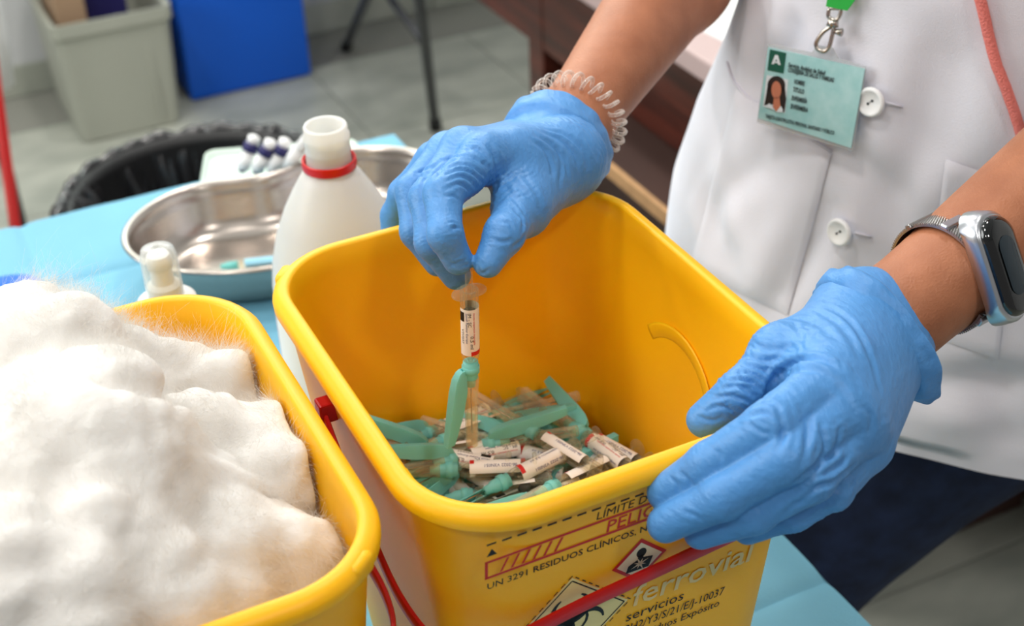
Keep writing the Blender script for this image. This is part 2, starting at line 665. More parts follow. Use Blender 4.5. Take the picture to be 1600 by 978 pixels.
def waste_bin(name, label):
    t = thing(name, label, 'waste bin', (BCX, BCY, TZ + 0.002), 'yellow clinical waste bins')
    g = Geo()
    ins = [(0.0, RZ - 0.0012, 0), (0.0, RZ - 0.012, 0.008), (0, RZ - 0.06, 0.06), (0, RZ - 0.15, 0.15), (0, RZ - 0.24, 0.24), (-0.006, RZ - 0.2455, 0.2455)]
    outs = [(-0.006, RZ - BH + 0.004, 0.25), (0.0040, RZ - 0.246, 0.246), (0.0040, RZ - 0.15, 0.15), (0.0040, RZ - 0.06, 0.06),
            (0.0042, RZ - 0.0090, 0.008), (0.0066, RZ - 0.0087, 0), (0.0082, RZ - 0.0078, 0), (0.0084, RZ - 0.0050, 0), (0.0078, RZ - 0.0032, 0), (0.0060, RZ - 0.0012, 0), (0.0036, RZ - 0.0002, 0), (0.0012, RZ, 0)]
    prof = ins[::-1] + [(o, z, d) for o, z, d in outs[::-1]]
    rings = [bin_ring(*p) for p in prof]
    g.loft(rings[::-1], cap0=True, cap1=True)
    g.obj('body', M['yellow'], t, angle=55)
    # lid catches on the rim
    for (cx, cy, ang) in ((BCX - BW / 2 + 0.0065, BCY + BL / 2 - 0.0085, 140), (BCX - BW / 2 - 0.0015, BCY - BL / 2 + 0.034, 181), (BCX + BW / 2 - 0.010, BCY - BL / 2 + 0.0065, 308)):
        Geo().box((cx + 0.0012 * math.cos(math.radians(ang)), cy + 0.0012 * math.sin(math.radians(ang)), RZ - 0.0052), (0.0078, 0.013, 0.0088), 0.0024, rot_z(math.radians(ang))).obj('lid_catch', M['yellow'], t, angle=60)
    # raised ring moulded on the inner right wall
    gx = BCX + BW / 2 - TAPER * 0.06 - 0.0008
    ring = []
    for k in range(49):
        a = math.radians(45 + 165 * k / 48)
        z = RZ - 0.074 + 0.034 * math.sin(a)
        ring.append((BCX + BW / 2 - TAPER * (RZ - z) - 0.0002, BCY + 0.006 + 0.034 * math.cos(a), z))
    Geo().tube(ring, 0.0042, 8, flat=(0.16, 1.0)).obj('moulded_ring', M['yellow'], t)
    # red carrying handle: pivots on the long sides, bail laid down against the front
    xl, xr = BCX - BW / 2 - 0.0068, BCX + BW / 2 + 0.0068
    yf = BCY - BL / 2 - 0.0018
    path = spline([(xl + .001, 0.494, 0.981), (xl + .0005, 0.470, 0.966), (xl, 0.440, 0.951), (xl - 0.001, 0.405, 0.9435), (xl + 0.004, 0.377, 0.9405), (xl + 0.020, yf - 0.0002, 0.9412),
                   (BCX - 0.03, yf - 0.0012, 0.9475), (BCX + 0.02, yf - 0.0014, 0.9525), (xr - 0.024, yf - 0.0004, 0.9575), (xr - 0.006, 0.376, 0.959),
                   (xr + 0.001, 0.400, 0.960), (xr, 0.440, 0.965), (xr, 0.470, 0.972), (xr - .001, 0.494, 0.981)], 6)
    rings = []
    for i, p in enumerate(path):
        a = path[max(0, i - 1)]
        b = path[min(len(path) - 1, i + 1)]
        tg = (b - a) / np.linalg.norm(b - a)
        outw = np.array([p[0] - BCX, p[1] - BCY, 0.0])
        if abs(p[1] - yf) < 0.004:
            outw = np.array([0, -1.0, 0])
        elif abs(p[0] - BCX) > BW / 2 - 0.005:
            outw = np.array([math.copysign(1, p[0] - BCX), 0, 0])
        outw -= (outw @ tg) * tg
        outw /= np.linalg.norm(outw)
        up = np.cross(tg, outw)
        hw, ht = 0.0034, 0.0011
        rings.append([p + up * hw * c + outw * ht * s for c, s in ((1, -.6), (1, .6), (.8, 1), (-.8, 1), (-1, .6), (-1, -.6), (-.8, -1), (.8, -1))])
    hd = Geo().loft(rings, True, True).obj('handle', M['red'], t, angle=50)
    for x, s in ((xl, -1), (xr, 1)):
        Geo().box((x - s * 0.0030, 0.492, 0.981), (0.009, 0.008, 0.010), 0.001).obj('pivot', M['red'], hd, smooth=False)
    return t


bin_a = waste_bin('waste_bin', 'square yellow waste bin full of used syringes, gloved hand gripping its rim')
bin_b = copy_tree(bin_a)
CBX, CBY = 0.0290, 0.4655
DXB = CBX - BCX
bin_b.location.x += DXB
bin_b.location.y += CBY - BCY
bin_b['label'] = 'square yellow waste bin heaped with white cotton wool'

# ------------------------------------------------------------------ print on the front of the syringe bin
FP = np.array([0, BCY - BL / 2 - 0.0041 + TAPER * 0.03, RZ - 0.03])
FN = np.array([0, -1.0, -TAPER])
FN /= np.linalg.norm(FN)
FU = np.array([0, -TAPER, 1.0])
FU /= np.linalg.norm(FU)
FRAME = (FP, np.array([1.0, 0, 0]), FU, FN)


def fp(u, v):
    """a point of the photograph's label, in metres on the bin's front face"""
    q = on_plane(u, v, FP, FN) - FP
    return (q[0], q @ FU)


def seg_text(name, body, a, b, h, m, parent=bin_a, slant=0.0, bold=0.0, grow=1.0):
    pa, pb = fp(*a), fp(*b)
    w = math.hypot(pb[0] - pa[0], pb[1] - pa[1]) * grow
    return text(name, body, FRAME, pa, h, m, parent, width=w, slant=slant, bold=bold, rot=math.atan2(pb[1] - pa[1], pb[0] - pa[0]))


def print_polys(name, polys, m, lift=0.0003, parent=bin_a):
    g = Geo()
    for p in polys:
        polyfill(g, p, FRAME, lift)
    return g.obj(name, m, parent, smooth=False)


d0, d1 = fp(760, 852), fp(1005, 771)
dash = []
NX = 17
ux = (d1[0] - d0[0]) / 10.6
for k in range(NX):
    x = d0[0] + ux * k
    yd = d0[1] + (d1[1] - d0[1]) * min(1, k / 10.6)
    dash.append([(x, yd - .0004), (x + ux * 0.62, yd - .0004), (x + ux * 0.62, yd + 0.0006), (x, yd + 0.0006)])
print_polys('dashed_fill_line', dash, M['black_ink'])
tr = fp(768, 862)
print_polys('fill_mark', [[(tr[0] - 0.0022, tr[1] - 0.0018), (tr[0] + 0.0022, tr[1] - 0.0018), (tr[0], tr[1] + 0.0019)]], M['black_ink'])
LX = fp(930, 811)
text('limit_lettering', 'LÍMITE DE LLENADO', FRAME, (LX[0], d0[1] - 0.0078), 0.0060, M['black_ink'], bin_a, width=0.054, slant=0.12)
bl, tl = fp(757, 904), fp(762, 878)
x0, y0, y1, x1 = bl[0], bl[1], tl[1], bl[0] + 0.124
fr = []
wd = 0.0013
for a, b in (((x0, y0), (x1, y0)), ((x0, y1), (x1, y1)), ((x0 + wd / 2, y0 - wd / 2), (x0 + wd / 2, y1 + wd / 2)), ((x1, y0 - wd / 2), (x1, y1 + wd / 2))):
    fr += strip2([a, b], wd)
for k in range(6):
    for base in (x0 + 0.0062, x1 - 0.034):
        xa = base + 0.0046 * k
        fr.append([(xa, y0 + 0.001), (xa + 0.0011, y0 + 0.001), (xa + 0.0041, y1 - 0.001), (xa + 0.0030, y1 - 0.001)])
print_polys('hazard_frame', fr, M['red_ink'])
px = fp(945, 830)
text('danger_lettering', 'PELIGRO', FRAME, (px[0], y0 + 0.0011), 0.0092, M['red_ink'], bin_a, width=0.036, slant=0.1, bold=0.00006)
ua = fp(760, 922)
text('waste_code_lettering', 'UN 3291 RESIDUOS CLÍNICOS, N.E.P.', FRAME, (ua[0], ua[1] + 0.0004), 0.0048, M['black_ink'], bin_a, width=0.0785, bold=0.00004)
# health hazard diamond
gl, gt = fp(942, 903), fp(1008, 842)
gs = 0.0128
gc = (fp(999, 873)[0], fp(999, 873)[1] - 0.0006)


def diamond(c, s):
    return [(c[0] - s, c[1]), (c[0], c[1] - s), (c[0] + s, c[1]), (c[0], c[1] + s)]


print_polys('hazard_diamond_border', [diamond(gc, gs)], M['red_ink'], 0.0002)
print_polys('hazard_diamond_field', [diamond(gc, gs - 0.0023)], M['pale_ink'], 0.0003)
hd_ = [(gc[0] + 0.0005 + 0.0023 * math.cos(a), gc[1] + 0.0044 + 0.0027 * math.sin(a)) for a in np.linspace(0, 2 * math.pi, 20)[:-1]]
body_ = [(gc[0] - 0.0062, gc[1] - 0.0052), (gc[0] + 0.0045, gc[1] - 0.0056), (gc[0] + 0.0062, gc[1] + 0.0002), (gc[0] + 0.0016, gc[1] + 0.0014), (gc[0] + 0.0014, gc[1] + 0.003), (gc[0] - 0.0008, gc[1] + 0.003), (gc[0] - 0.0012, gc[1] + 0.0008), (gc[0] - 0.0052, gc[1] - 0.0012)]
print_polys('hazard_figure', [hd_, body_], M['black_ink'], 0.0004)
star = []
for k in range(8):
    a = math.radians(22 + 45 * k)
    r1 = 0.0046 if k % 2 == 0 else 0.0031
    c0 = (gc[0] + 0.0002, gc[1] - 0.0018)
    star.append([(c0[0] + r1 * math.cos(a), c0[1] + r1 * math.sin(a)), (c0[0] + 0.0006 * math.cos(a + 1.57), c0[1] + 0.0006 * math.sin(a + 1.57)), (c0[0] + 0.0006 * math.cos(a - 1.57), c0[1] + 0.0006 * math.sin(a - 1.57))])
print_polys('hazard_star', star, M['pale_ink'], 0.0005)
# biohazard diamond
bt, br_ = fp(892, 900), fp(982, 926)
bs = abs(br_[0] - bt[0]) * 1.02
bc = (bt[0] + 0.0006, bt[1] - bs)
print_polys('biohazard_field', [diamond(bc, bs - 0.0012)], M['label_yellow'], 0.00015)
lines = strip2([*diamond(bc, bs - 0.0030), diamond(bc, bs - 0.0030)[0]], 0.0006)
dd = diamond(bc, bs)
for k in range(4):
    a, b = np.array(dd[k]), np.array(dd[(k + 1) % 4])
    for q in range(9):
        lines += strip2([a + (b - a) * (q / 9), a + (b - a) * ((q + 0.55) / 9)], 0.0005)
for k in range(3):
    a0 = math.radians(90 + 120 * k)
    cc = np.array(bc) + 0.0086 * np.array([math.cos(a0), math.sin(a0)])
    for q in range(22):
        a = a0 + math.radians(-292 / 2 + 180 + 180) + math.radians(292) * q / 22
        b = a + math.radians(292) / 22
        w0 = 0.0030 * math.sin(math.pi * (q + 0.0) / 22) + 0.0008
        w1 = 0.0030 * math.sin(math.pi * (q + 1.0) / 22) + 0.0008
        r = 0.0082
        off = lambda ang, w, s: tuple(cc + (r + s * w / 2) * np.array([math.cos(ang + math.pi), math.sin(ang + math.pi)]))
        lines.append([off(a, w0, 1), off(a, w0, -1), off(b, w1, -1), off(b, w1, 1)])
lines += [[(bc[0] + r * math.cos(a), bc[1] + r * math.sin(a)) for r, a in ((0.0074, t0), (0.0087, t0), (0.0087, t0 + .35), (0.0074, t0 + .35))] for t0 in np.linspace(0, 2 * math.pi, 19)[:-1]]
print_polys('biohazard_symbol', lines, M['black_ink'], 0.0003)
# operator lettering
fa = fp(985, 948)
text('operator_name_lettering', 'ferrovial', FRAME, (fa[0], fa[1]), 0.0175, M['name_ink'], bin_a, width=0.0600, slant=0.12, bold=0.00015)
text('operator_line_lettering', 'servicios', FRAME, (fa[0] - 0.0022, fa[1] - 0.0085), 0.0082, M['black_ink'], bin_a, width=0.0285, slant=0.1)
sa = fp(982, 990)
text('permit_lettering', '3H2/Y3/S/21/E/J-10037', FRAME, (fa[0] - 0.0022, fa[1] - 0.0160), 0.0072, M['black_ink'], bin_a, width=0.0500, slant=0.1)
text('address_lettering', 'Residuos Expósito', FRAME, (fa[0] + 0.004, fa[1] - 0.0230), 0.0065, M['black_ink'], bin_a, width=0.0420, slant=0.1)

# ------------------------------------------------------------------ litre bottle behind the bin
bp = at(514, 250, 0.84)
BX, BY, BZ = bp[0], bp[1], TZ + 0.002
s = bp[2] - BZ                                        # height of the tamper ring
bt = thing('bottle', 'open milky white litre bottle with red ring on its neck', 'bottle', (BX, BY, BZ))
prof = [(0.0005, 0.002), (0.036, 0.0), (0.042, 0.003), (0.0432, 0.01), (0.0434, s - 0.095), (0.0430, s - 0.080), (0.0412, s - 0.066), (0.0368, s - 0.048), (0.0300, s - 0.031), (0.0245, s - 0.0205), (0.0192, s - 0.0115), (0.0162, s - 0.0068),
        (0.0136, s - 0.005), (0.0132, s + 0.001), (0.0131, s + 0.006), (0.0136, s + 0.0068), (0.0131, s + 0.008), (0.0131, s + 0.013), (0.0137, s + 0.014), (0.0137, s + 0.0165), (0.0128, s + 0.0175), (0.0128, s + 0.0215), (0.0122, s + 0.0228),
        (0.0108, s + 0.0226), (0.0104, s + 0.021), (0.0104, s + 0.0125), (0.0085, s + 0.0115), (0.0030, s + 0.0112), (0.0026, s + 0.0130), (0.0018, s + 0.0130), (0.0018, s + 0.0105), (0.0085, s + 0.0105), (0.0104, s + 0.0100), (0.0104, s - 0.006), (0.017, s - 0.016), (0.030, s - 0.040), (0.0395, s - 0.083), (0.0408, s - 0.095), (0.0408, 0.008), (0.0005, 0.006)]
Geo().lathe(prof, 64, (BX, BY, BZ)).obj('body', M['bottle'], bt)
Geo().lathe([(0.0140, s - 0.0042), (0.0158, s - 0.0040), (0.0163, s - 0.002), (0.0159, s + 0.0012), (0.0151, s + 0.0016), (0.0142, s + 0.0008), (0.0140, s - 0.0042)], 48, (BX, BY, BZ)).obj('tamper_ring', M['red'], bt, angle=40)
M['pink'] = mat('pink_label', (205, 30, 80), 0.5)
for z0, z1, a0, a1, mm, nm in ((0.03, 0.126, 171, 335, 'label', 'label'), (0.03, 0.126, 154, 171, 'pink', 'label_border')):
    rings = [[(BX + 0.0437 * math.cos(a), BY + 0.0437 * math.sin(a), BZ + z) for a in np.linspace(math.radians(a0), math.radians(a1), 40)] for z in (z0, z1)]
    Geo().loft(rings, closed=False).obj(nm, M[mm], bt)
g = Geo().box((0.352, 0.715, TZ + 0.0755), (0.066, 0.040, 0.148), 0.002)
tag(g.obj('gauze_carton', M['paper'], smooth=False), 'white carton standing behind the syringe bin, under the raised hand', 'carton')

# ------------------------------------------------------------------ kidney dish
def kidney(scale, z, n=96):
    pts = []
    for k in range(n):
        a = 2 * math.pi * k / n
        x = math.copysign(abs(math.cos(a)) ** 0.92, math.cos(a)) * 0.134
        y = math.sin(a) * (0.083 if math.sin(a) > 0 else 0.087)
        if y > 0:
            y -= 0.026 * math.exp(-(x / 0.052) ** 2) * (y / 0.083)
        pts.append((x, y))
    P = np.array(pts)
    d = np.roll(P, -1, 0) - np.roll(P, 1, 0)
    nrm = np.stack([d[:, 1], -d[:, 0]], 1)
    nrm /= np.linalg.norm(nrm, axis=1)[:, None]
    P = P + nrm * scale
    return [(0.272 + p[0], 1.004 + p[1], z) for p in P]


kd = thing('kidney_dish', 'shiny stainless steel kidney dish behind the white bottle', 'dish', (0.272, 1.0, TZ + 0.002))
kz = TZ + 0.0040
kr = [(-0.034, 0.0012), (-0.026, 0.0014), (-0.020, 0.0030), (-0.0150, 0.0065), (-0.0110, 0.0120), (-0.0072, 0.0205), (-0.0038, 0.0310), (-0.0014, 0.0395), (0.0, 0.0432), (0.003, 0.044), (0.0048, 0.0432), (0.0050, 0.0418), (0.0036, 0.0412), (0.0008, 0.0412), (-0.001, 0.040), (-0.0050, 0.0285), (-0.0090, 0.0165), (-0.0140, 0.0070), (-0.0195, 0.0022), (-0.026, 0.0), (-0.034, 0.0)]
Geo().loft([kidney(o, kz + z) for o, z in kr], cap0=True, cap1=True).obj('bowl', M['steel'], kd, angle=60)

# ------------------------------------------------------------------ pump spray with a clear cap, behind the cotton bin
sp = at(252, 425, 0.80)
sx_, sy_ = sp[0], sp[1]
sb = thing('spray_bottle', 'small white pump spray with a clear cap behind the cotton bin', 'spray bottle', (sx_, sy_, TZ + 0.002))
z0 = TZ + 0.002
zt = sp[2] - z0
Geo().lathe([(0.0005, 0), (0.017, 0), (0.0185, 0.003), (0.0185, zt - 0.028), (0.0165, zt - 0.018), (0.0120, zt - 0.0145), (0.0005, zt - 0.0140)], 32, (sx_, sy_, z0)).obj('body', M['white'], sb)
Geo().lathe([(0.0095, zt - 0.0145), (0.0095, zt - 0.008), (0.0065, zt - 0.006), (0.0060, zt + 0.003), (0.0072, zt + 0.004), (0.0072, zt + 0.0095), (0.0060, zt + 0.0115), (0.0005, zt + 0.012)], 24, (sx_, sy_, z0)).obj('pump', M['white'], sb, angle=50)
Geo().lathe([(0.0105, zt - 0.0142), (0.0104, zt + 0.010), (0.0090, zt + 0.0148), (0.0005, zt + 0.0156), (0.0005, zt + 0.0148), (0.0084, zt + 0.014), (0.0096, zt + 0.0095), (0.0097, zt - 0.0142)], 32, (sx_, sy_, z0)).obj('cap', M['clear'], sb)

# blue lid and white cap at the left edge
lp = on_z(0, 462, TZ + 0.022)
bl_ = thing('blue_lid', 'round blue plastic lid lying on the drape at the left', 'lid', (lp[0] + .004, lp[1] + 0.002, TZ + 0.002))
Geo().lathe([(0.0005, 0.020), (0.026, 0.0205), (0.030, 0.0185), (0.0325, 0.012), (0.033, 0.0), (0.031, 0.0), (0.030, 0.012), (0.0005, 0.016)], 40, (lp[0] + .004, lp[1] + 0.002, TZ + 0.002)).obj('cover', M['blue_box'], bl_)
Geo().lathe([(0.0, 0.0215), (0.011, 0.0212), (0.0125, 0.0200), (0.014, 0.0212), (0.0160, 0.0206)], 32, (lp[0] + .004, lp[1] + 0.002, TZ + 0.002)).obj('moulded_ridge', M['blue_box'], bl_)
wp = at(2, 506, 0.70)
wc = thing('dropper_bottle', 'small round white bottle top beside the cotton at the left', 'bottle', (wp[0], wp[1], TZ + 0.002))
hh = wp[2] - TZ - 0.002
Geo().lathe([(0.0005, 0), (0.010, 0), (0.011, 0.002), (0.011, hh - 0.022), (0.006, hh - 0.012)], 24, (wp[0], wp[1], TZ + 0.002)).obj('body', M['white'], wc)
Geo().lathe([(0.0062, hh - 0.012), (0.0062, hh - 0.002), (0.005, hh + 0.003), (0.003, hh + 0.0053), (0.0003, hh + 0.006)], 24, (wp[0], wp[1], TZ + 0.002)).obj('cap', M['white'], wc)

# pale tray with four capped pens beyond the dish
tz = TZ + 0.0035
PT = 0.026
tr_ = thing('pen_tray', 'pale green plastic tray holding four pens beyond the dish', 'tray', (0.285, 1.128, tz))
RT = rot_z(math.radians(-20))
tray = Geo()
rings = []
for off, z in ((-0.004, PT - 0.004), (-0.002, PT), (0.0, PT + 0.001), (0.001, PT - 0.001), (-0.006, 0.0), (-0.01, 0.0)):
    rings.append([np.array([0.296, 1.116, tz]) + RT @ np.array(p) for p in rrect(0.135 + 2 * off, 0.062 + 2 * off, 0.010, 6, (0, 0), z)])
tray.loft(rings, cap0=True, cap1=True).obj('body', M['pale_green'], tr_, angle=50)
for i, (ua_, ub_) in enumerate((((398, 214), (378, 266)), ((424, 221), (400, 268)), ((447, 219), (424, 268)), ((478, 219), (446, 264)))):
    zA, zB = 0.8135, 0.7875
    pa, pb = on_z(*ua_, zA), on_z(*ub_, zB)
    if i == 3:
        zA = 0.8195
        pa = on_z(*ua_, zA)
    p = thing('injection_pen', ['white pen with navy band, leftmost of four on the tray', 'white pen with navy band, second from left on the tray',
                                'white pen with navy band, third from left on the tray', 'white pen nearest the bottle on the pale tray'][i], 'pen', tuple(pb), 'pens on the pale tray')
    L = lambda t: pa + (pb - pa) * t
    if i < 3:
        Geo().tube([L(-.06), L(0.0), L(0.1), L(0.2)], [0.0025, 0.0056, 0.0056, 0.005], 16).obj('cap', M['white'], p)
        Geo().tube([L(.2), L(.21), L(.44), L(.45)], [0.005, 0.0068, 0.0068, 0.005], 16).obj('band', M['navy'], p)
        Geo().tube([L(.44), L(.46), L(.95), L(1.0)], [0.0045, 0.0058, 0.0058, 0.003], 16).obj('barrel', M['white'], p)
        Geo().tube([L(.96), L(1.06)], [0.0035, 0.0030], 12).obj('tip', M['navy'], p)
    else:
        Geo().tube([L(-.1), L(0.0), L(0.3), L(.32)], [0.0035, 0.005, 0.005, 0.0045], 16).obj('cap', M['white'], p)
        Geo().tube([L(.31), L(.33), L(.95), L(1.0)], [0.004, 0.0062, 0.0062, 0.003], 16).obj('barrel', M['white'], p)

# syringe with blue hub lying in the dish
# ------------------------------------------------------------------ black lined pedal bin behind the table
lb = thing('rubbish_bin', 'round bin lined with a crumpled black bag behind the table', 'bin', (0.29, 1.435, 0))
LX_, LY_, LR, LZ = 0.29, 1.435, 0.158, 0.60
Geo().lathe([(0.0005, 0.001), (0.13, 0.001), (0.135, 0.006), (LR - 0.012, LZ - 0.01), (LR - 0.006, LZ), (LR - 0.012, LZ + 0.002), (LR - 0.018, LZ - 0.01), (0.131, 0.012), (0.0005, 0.010)], 48, (LX_, LY_, 0)).obj('body', M['black'], lb)
bag = []
N = 260
zin = list(np.linspace(0.34, 0.588, 16))
prof_ = [(LR - 0.105 + 0.095 * ((z - .34) / .248) ** .75, z, 1.0) for z in zin] + [(LR - 0.006, .600, .45), (LR - 0.001, .606, .4), (LR + 0.004, .604, .4), (LR + 0.008, .595, .5), (LR + 0.009, .57, .6), (LR + 0.009, .53, .7), (LR + 0.010, .48, .8), (LR + 0.012, .42, 1.0)]
for r, z, am in prof_:
    ring = []
    for k in range(N):
        a = 2 * math.pi * k / N
        c, s2 = math.cos(a), math.sin(a)
        w = abs(noise.noise(Vector((c * 7, s2 * 7, z * 5)))) * 1.3 - .4 + 0.7 * noise.noise(Vector((c * 17, s2 * 17, z * 7 + 5))) + .8 * noise.noise(Vector((c * 30, s2 * 30, z * 8)))
        rr = r - (0.021 if am > .9 and z < .59 else 0.010) * am * (w + .25)
        ring.append((LX_ + rr * c, LY_ + rr * s2, z + 0.006 * noise.noise(Vector((c * 9, s2 * 9, 3.3)))))
    bag.append(ring)
Geo().loft(bag, cap0=True).obj('bin_liner', M['black_bag'], lb)

# ------------------------------------------------------------------ background furniture
dk = thing('desk', 'dark mahogany desk with a pale worktop edge behind the nurse', 'desk', (1.05, 1.4, 0))
DX = 0.80
Geo().box((DX + 0.235, 1.165, 0.737), (0.53, 1.65, 0.026), 0.003).obj('worktop', M['desk_top'], dk, smooth=False)  # near end lengthened out of view, so worktop and apron shade the floor
Geo().box((DX + 0.02, 1.165, 0.655), (0.022, 1.60, 0.138), 0.002).obj('apron', M['wood'], dk, smooth=False)
Geo().box((DX + 0.18, 1.25, 0.577), (0.50, 0.42, 0.016), 0.001).obj('shelf', M['wood_dull'], dk, smooth=False)
Geo().box((DX - 0.0725, 1.25, 0.577), (0.006, 0.42, 0.018), 0.001).obj('shelf_edge', M['raw_edge'], dk, smooth=False)
Geo().box((DX + 0.50, 1.49, 0.362), (0.020, 0.98, 0.724), 0.002).obj('back_panel', M['wood'], dk, smooth=False)
Geo().box((DX + 0.26, 1.34, 0.225), (0.42, 0.52, 0.446), 0.002).obj('desk_shade_block', M['wood_dull'], dk, smooth=False)  # added dark block standing in for the shade under the desk
for y in (0.38, 1.64):
    Geo().box((DX + 0.03, y, 0.362), (0.045, 0.045, 0.724), 0.003).obj('leg', M['wood'], dk, smooth=False)
pp = on_z(1135, 25, 0.7515)
pg = Geo().box((pp[0] + 0.06, pp[1] - 0.02, 0.7515), (0.21, 0.297, 0.0022), 0.0, rot_z(math.radians(6)))
tag(pg.obj('paper_stack', M['paper'], smooth=False), 'white sheets of paper lying on the dark desk', 'paper')

# grey plastic crate with a navy carton
CX0, CX1, CY0, CY1 = 0.336, 0.575, 2.885, 3.20
CH = float(on_plane(88, 44, (0, 2.88, 0), (0, 1, 0))[2])
ct = thing('crate', 'open light grey plastic crate on the floor by the wall', 'crate', ((CX0 + CX1) / 2, (CY0 + CY1) / 2, 0.001))
rings = []
cc_ = ((CX0 + CX1) / 2, (CY0 + CY1) / 2)
for off, z in ((-0.02, 0.0), (-0.012, 0.003), (-0.006, 0.12), (0.0, CH - 0.03), (0.0, CH - 0.03), (0.006, CH - 0.028), (0.006, CH), (0.0, CH), (-0.006, CH - 0.004), (-0.010, 0.12), (-0.016, 0.010), (-0.02, 0.010)):
    rings.append(rrect(CX1 - CX0 + 2 * off, CY1 - CY0 + 2 * off, 0.018, 5, cc_, z + 0.001))
Geo().loft(rings, cap0=True, cap1=True).obj('body', M['crate'], ct, angle=35)
Geo().box((CX1 - 0.055, CY0 + 0.004, CH * .5), (0.008, 0.004, CH * .82), 0.001).obj('rib', M['crate'], ct, smooth=False)
Geo().box((CX1 - 0.14, CY0 + 0.004, CH * .75), (0.10, 0.004, 0.006), 0.001).obj('rib', M['crate'], ct, smooth=False)
nv = tag(Geo().box((cc_[0] + 0.006, cc_[1] - 0.06, 0.20), (0.085, 0.05, 0.372), 0.002).obj('navy_carton', M['navy'], smooth=False), 'navy blue carton standing in the grey crate', 'carton')
text('carton_mark', '(00)', (np.array([cc_[0] - 0.03, cc_[1] - 0.0855, 0.345]), np.array([1.0, 0, 0]), np.array([0, 0, 1.0]), np.array([0, -1.0, 0])), (0.012, 0), 0.018, M['paper'], nv)
tag(Geo().box((cc_[0] - 0.072, cc_[1] - 0.02, 0.21), (0.06, 0.20, 0.392), 0.002).obj('brown_carton', M['card_brown'], smooth=False), 'brown cardboard carton standing in the grey crate', 'carton')

# blue cool box
bx = thing('cool_box', 'tall blue box standing beside the grey crate', 'box', (0.752, 3.07, 0.001))
Geo().box((0.752, 3.085, 0.195), (0.285, 0.20, 0.385), 0.008).obj('body', M['blue_box'], bx, angle=40)
Geo().box((0.752, 3.085, 0.412), (0.292, 0.206, 0.045), 0.008).obj('lid', M['blue_box'], bx, angle=40)

# folding metal table leg set
ft = thing('folding_table', 'folding table on thin dark grey metal legs by the wall', 'table', (1.05, 2.85, 0))
Geo().box((1.10, 2.85, 0.735), (0.9, 0.62, 0.025), 0.004).obj('tabletop', M['cloth_under'], ft, smooth=False)
la, lb2 = np.array(on_z(540, 76, 0.0)), np.array(on_z(681, 202, 0.0))
ta, tb = at(572, 0, 3.02), at(640, 0, 2.66)
for p, q in ((la, ta), (lb2, at(656, 0, 2.62))):
    dirv = (q - p) / (q - p)[2]
    Geo().tube([p + np.array([0, 0, 0.001]), p + dirv * 0.735], 0.0105, 12).obj('leg', M['dark_metal'], ft)
    Geo().tube([p + np.array([0, 0, 0.0005]), p + dirv * 0.03], 0.0135, 12).obj('rubber_foot', M['black'], ft)
dA = (at(656, 0, 2.62) - lb2)
dA = dA / dA[2]
ja = lb2 + dA * 0.27
jb = at(608, -6, 2.95)
Geo().tube([ja, ja + (jb - ja) * 1.8], 0.008, 10).obj('brace', M['dark_metal'], ft)

# things cut by the left edge of the picture
g = Geo()
wl = at(-6, 40, 2.35)
rings = []
for k in range(9):
    z = wl[2] - 0.10 + 0.09 * k
    w = 0.020 + 0.022 * min(1, k / 4)
    rings.append([(wl[0] - 0.012 + w * math.cos(a) * (1 + 0.06 * math.sin(3 * a + k)), wl[1] + 0.03 * math.sin(a), z) for a in np.linspace(0, 2 * math.pi, 25)[:-1]])
g.loft(rings, True, True)
wc2 = g.obj('hanging_coat', M['paper'])
tag(wc2, 'white cloth hanging at the top left edge', 'coat')
cs = thing('coat_stand', 'slim grey stand carrying the white cloth at the left edge', 'coat stand', (wl[0] - 0.04, wl[1], 0))
Geo().tube([(wl[0] - 0.04, wl[1], 0.012), (wl[0] - 0.04, wl[1], 1.25)], 0.011, 12).obj('pole', M['dark_metal'], cs)
Geo().tube([(wl[0] - 0.04, wl[1], 1.20), (wl[0] - 0.012, wl[1], 1.19)], 0.006, 8).obj('hook', M['dark_metal'], cs)
Geo().lathe([(0.0005, 0.0), (0.13, 0.0), (0.13, 0.008), (0.02, 0.016), (0.0005, 0.016)], 32, (wl[0] - 0.10, wl[1], 0.001)).obj('base', M['dark_metal'], cs)
ra, rb = at(2, 195, 1.9), at(21, 335, 1.86)
dv = (rb - ra) / (rb - ra)[2]
kb = at(-4, 330, 1.9)
st = thing('step_stool', 'red and black folding stool cut by the left edge', 'stool', (kb[0] - 0.15, kb[1], 0))
for k in (0, -0.30):
    Geo().tube([rb + dv * (0.002 - rb[2]) + np.array([k, 0, 0]), ra + dv * (0.75 - ra[2]) + np.array([k, 0, 0])], 0.012, 4, flat=(0.6, 1.3)).obj('frame_rail', M['red'], st, smooth=False)
pr = rb + dv * (kb[2] - 0.02 - rb[2])
Geo().box((pr[0] - 0.160, pr[1], pr[2]), (0.285, 0.14, 0.11), 0.02).obj('seat', M['black'], st, angle=50)
for k in (-0.02, -0.28):
    Geo().tube([(pr[0] + k, pr[1] + 0.05, pr[2] - 0.04), (pr[0] + k, pr[1] + 0.26, 0.003)], 0.010, 8).obj('rear_leg', M['dark_metal'], st)


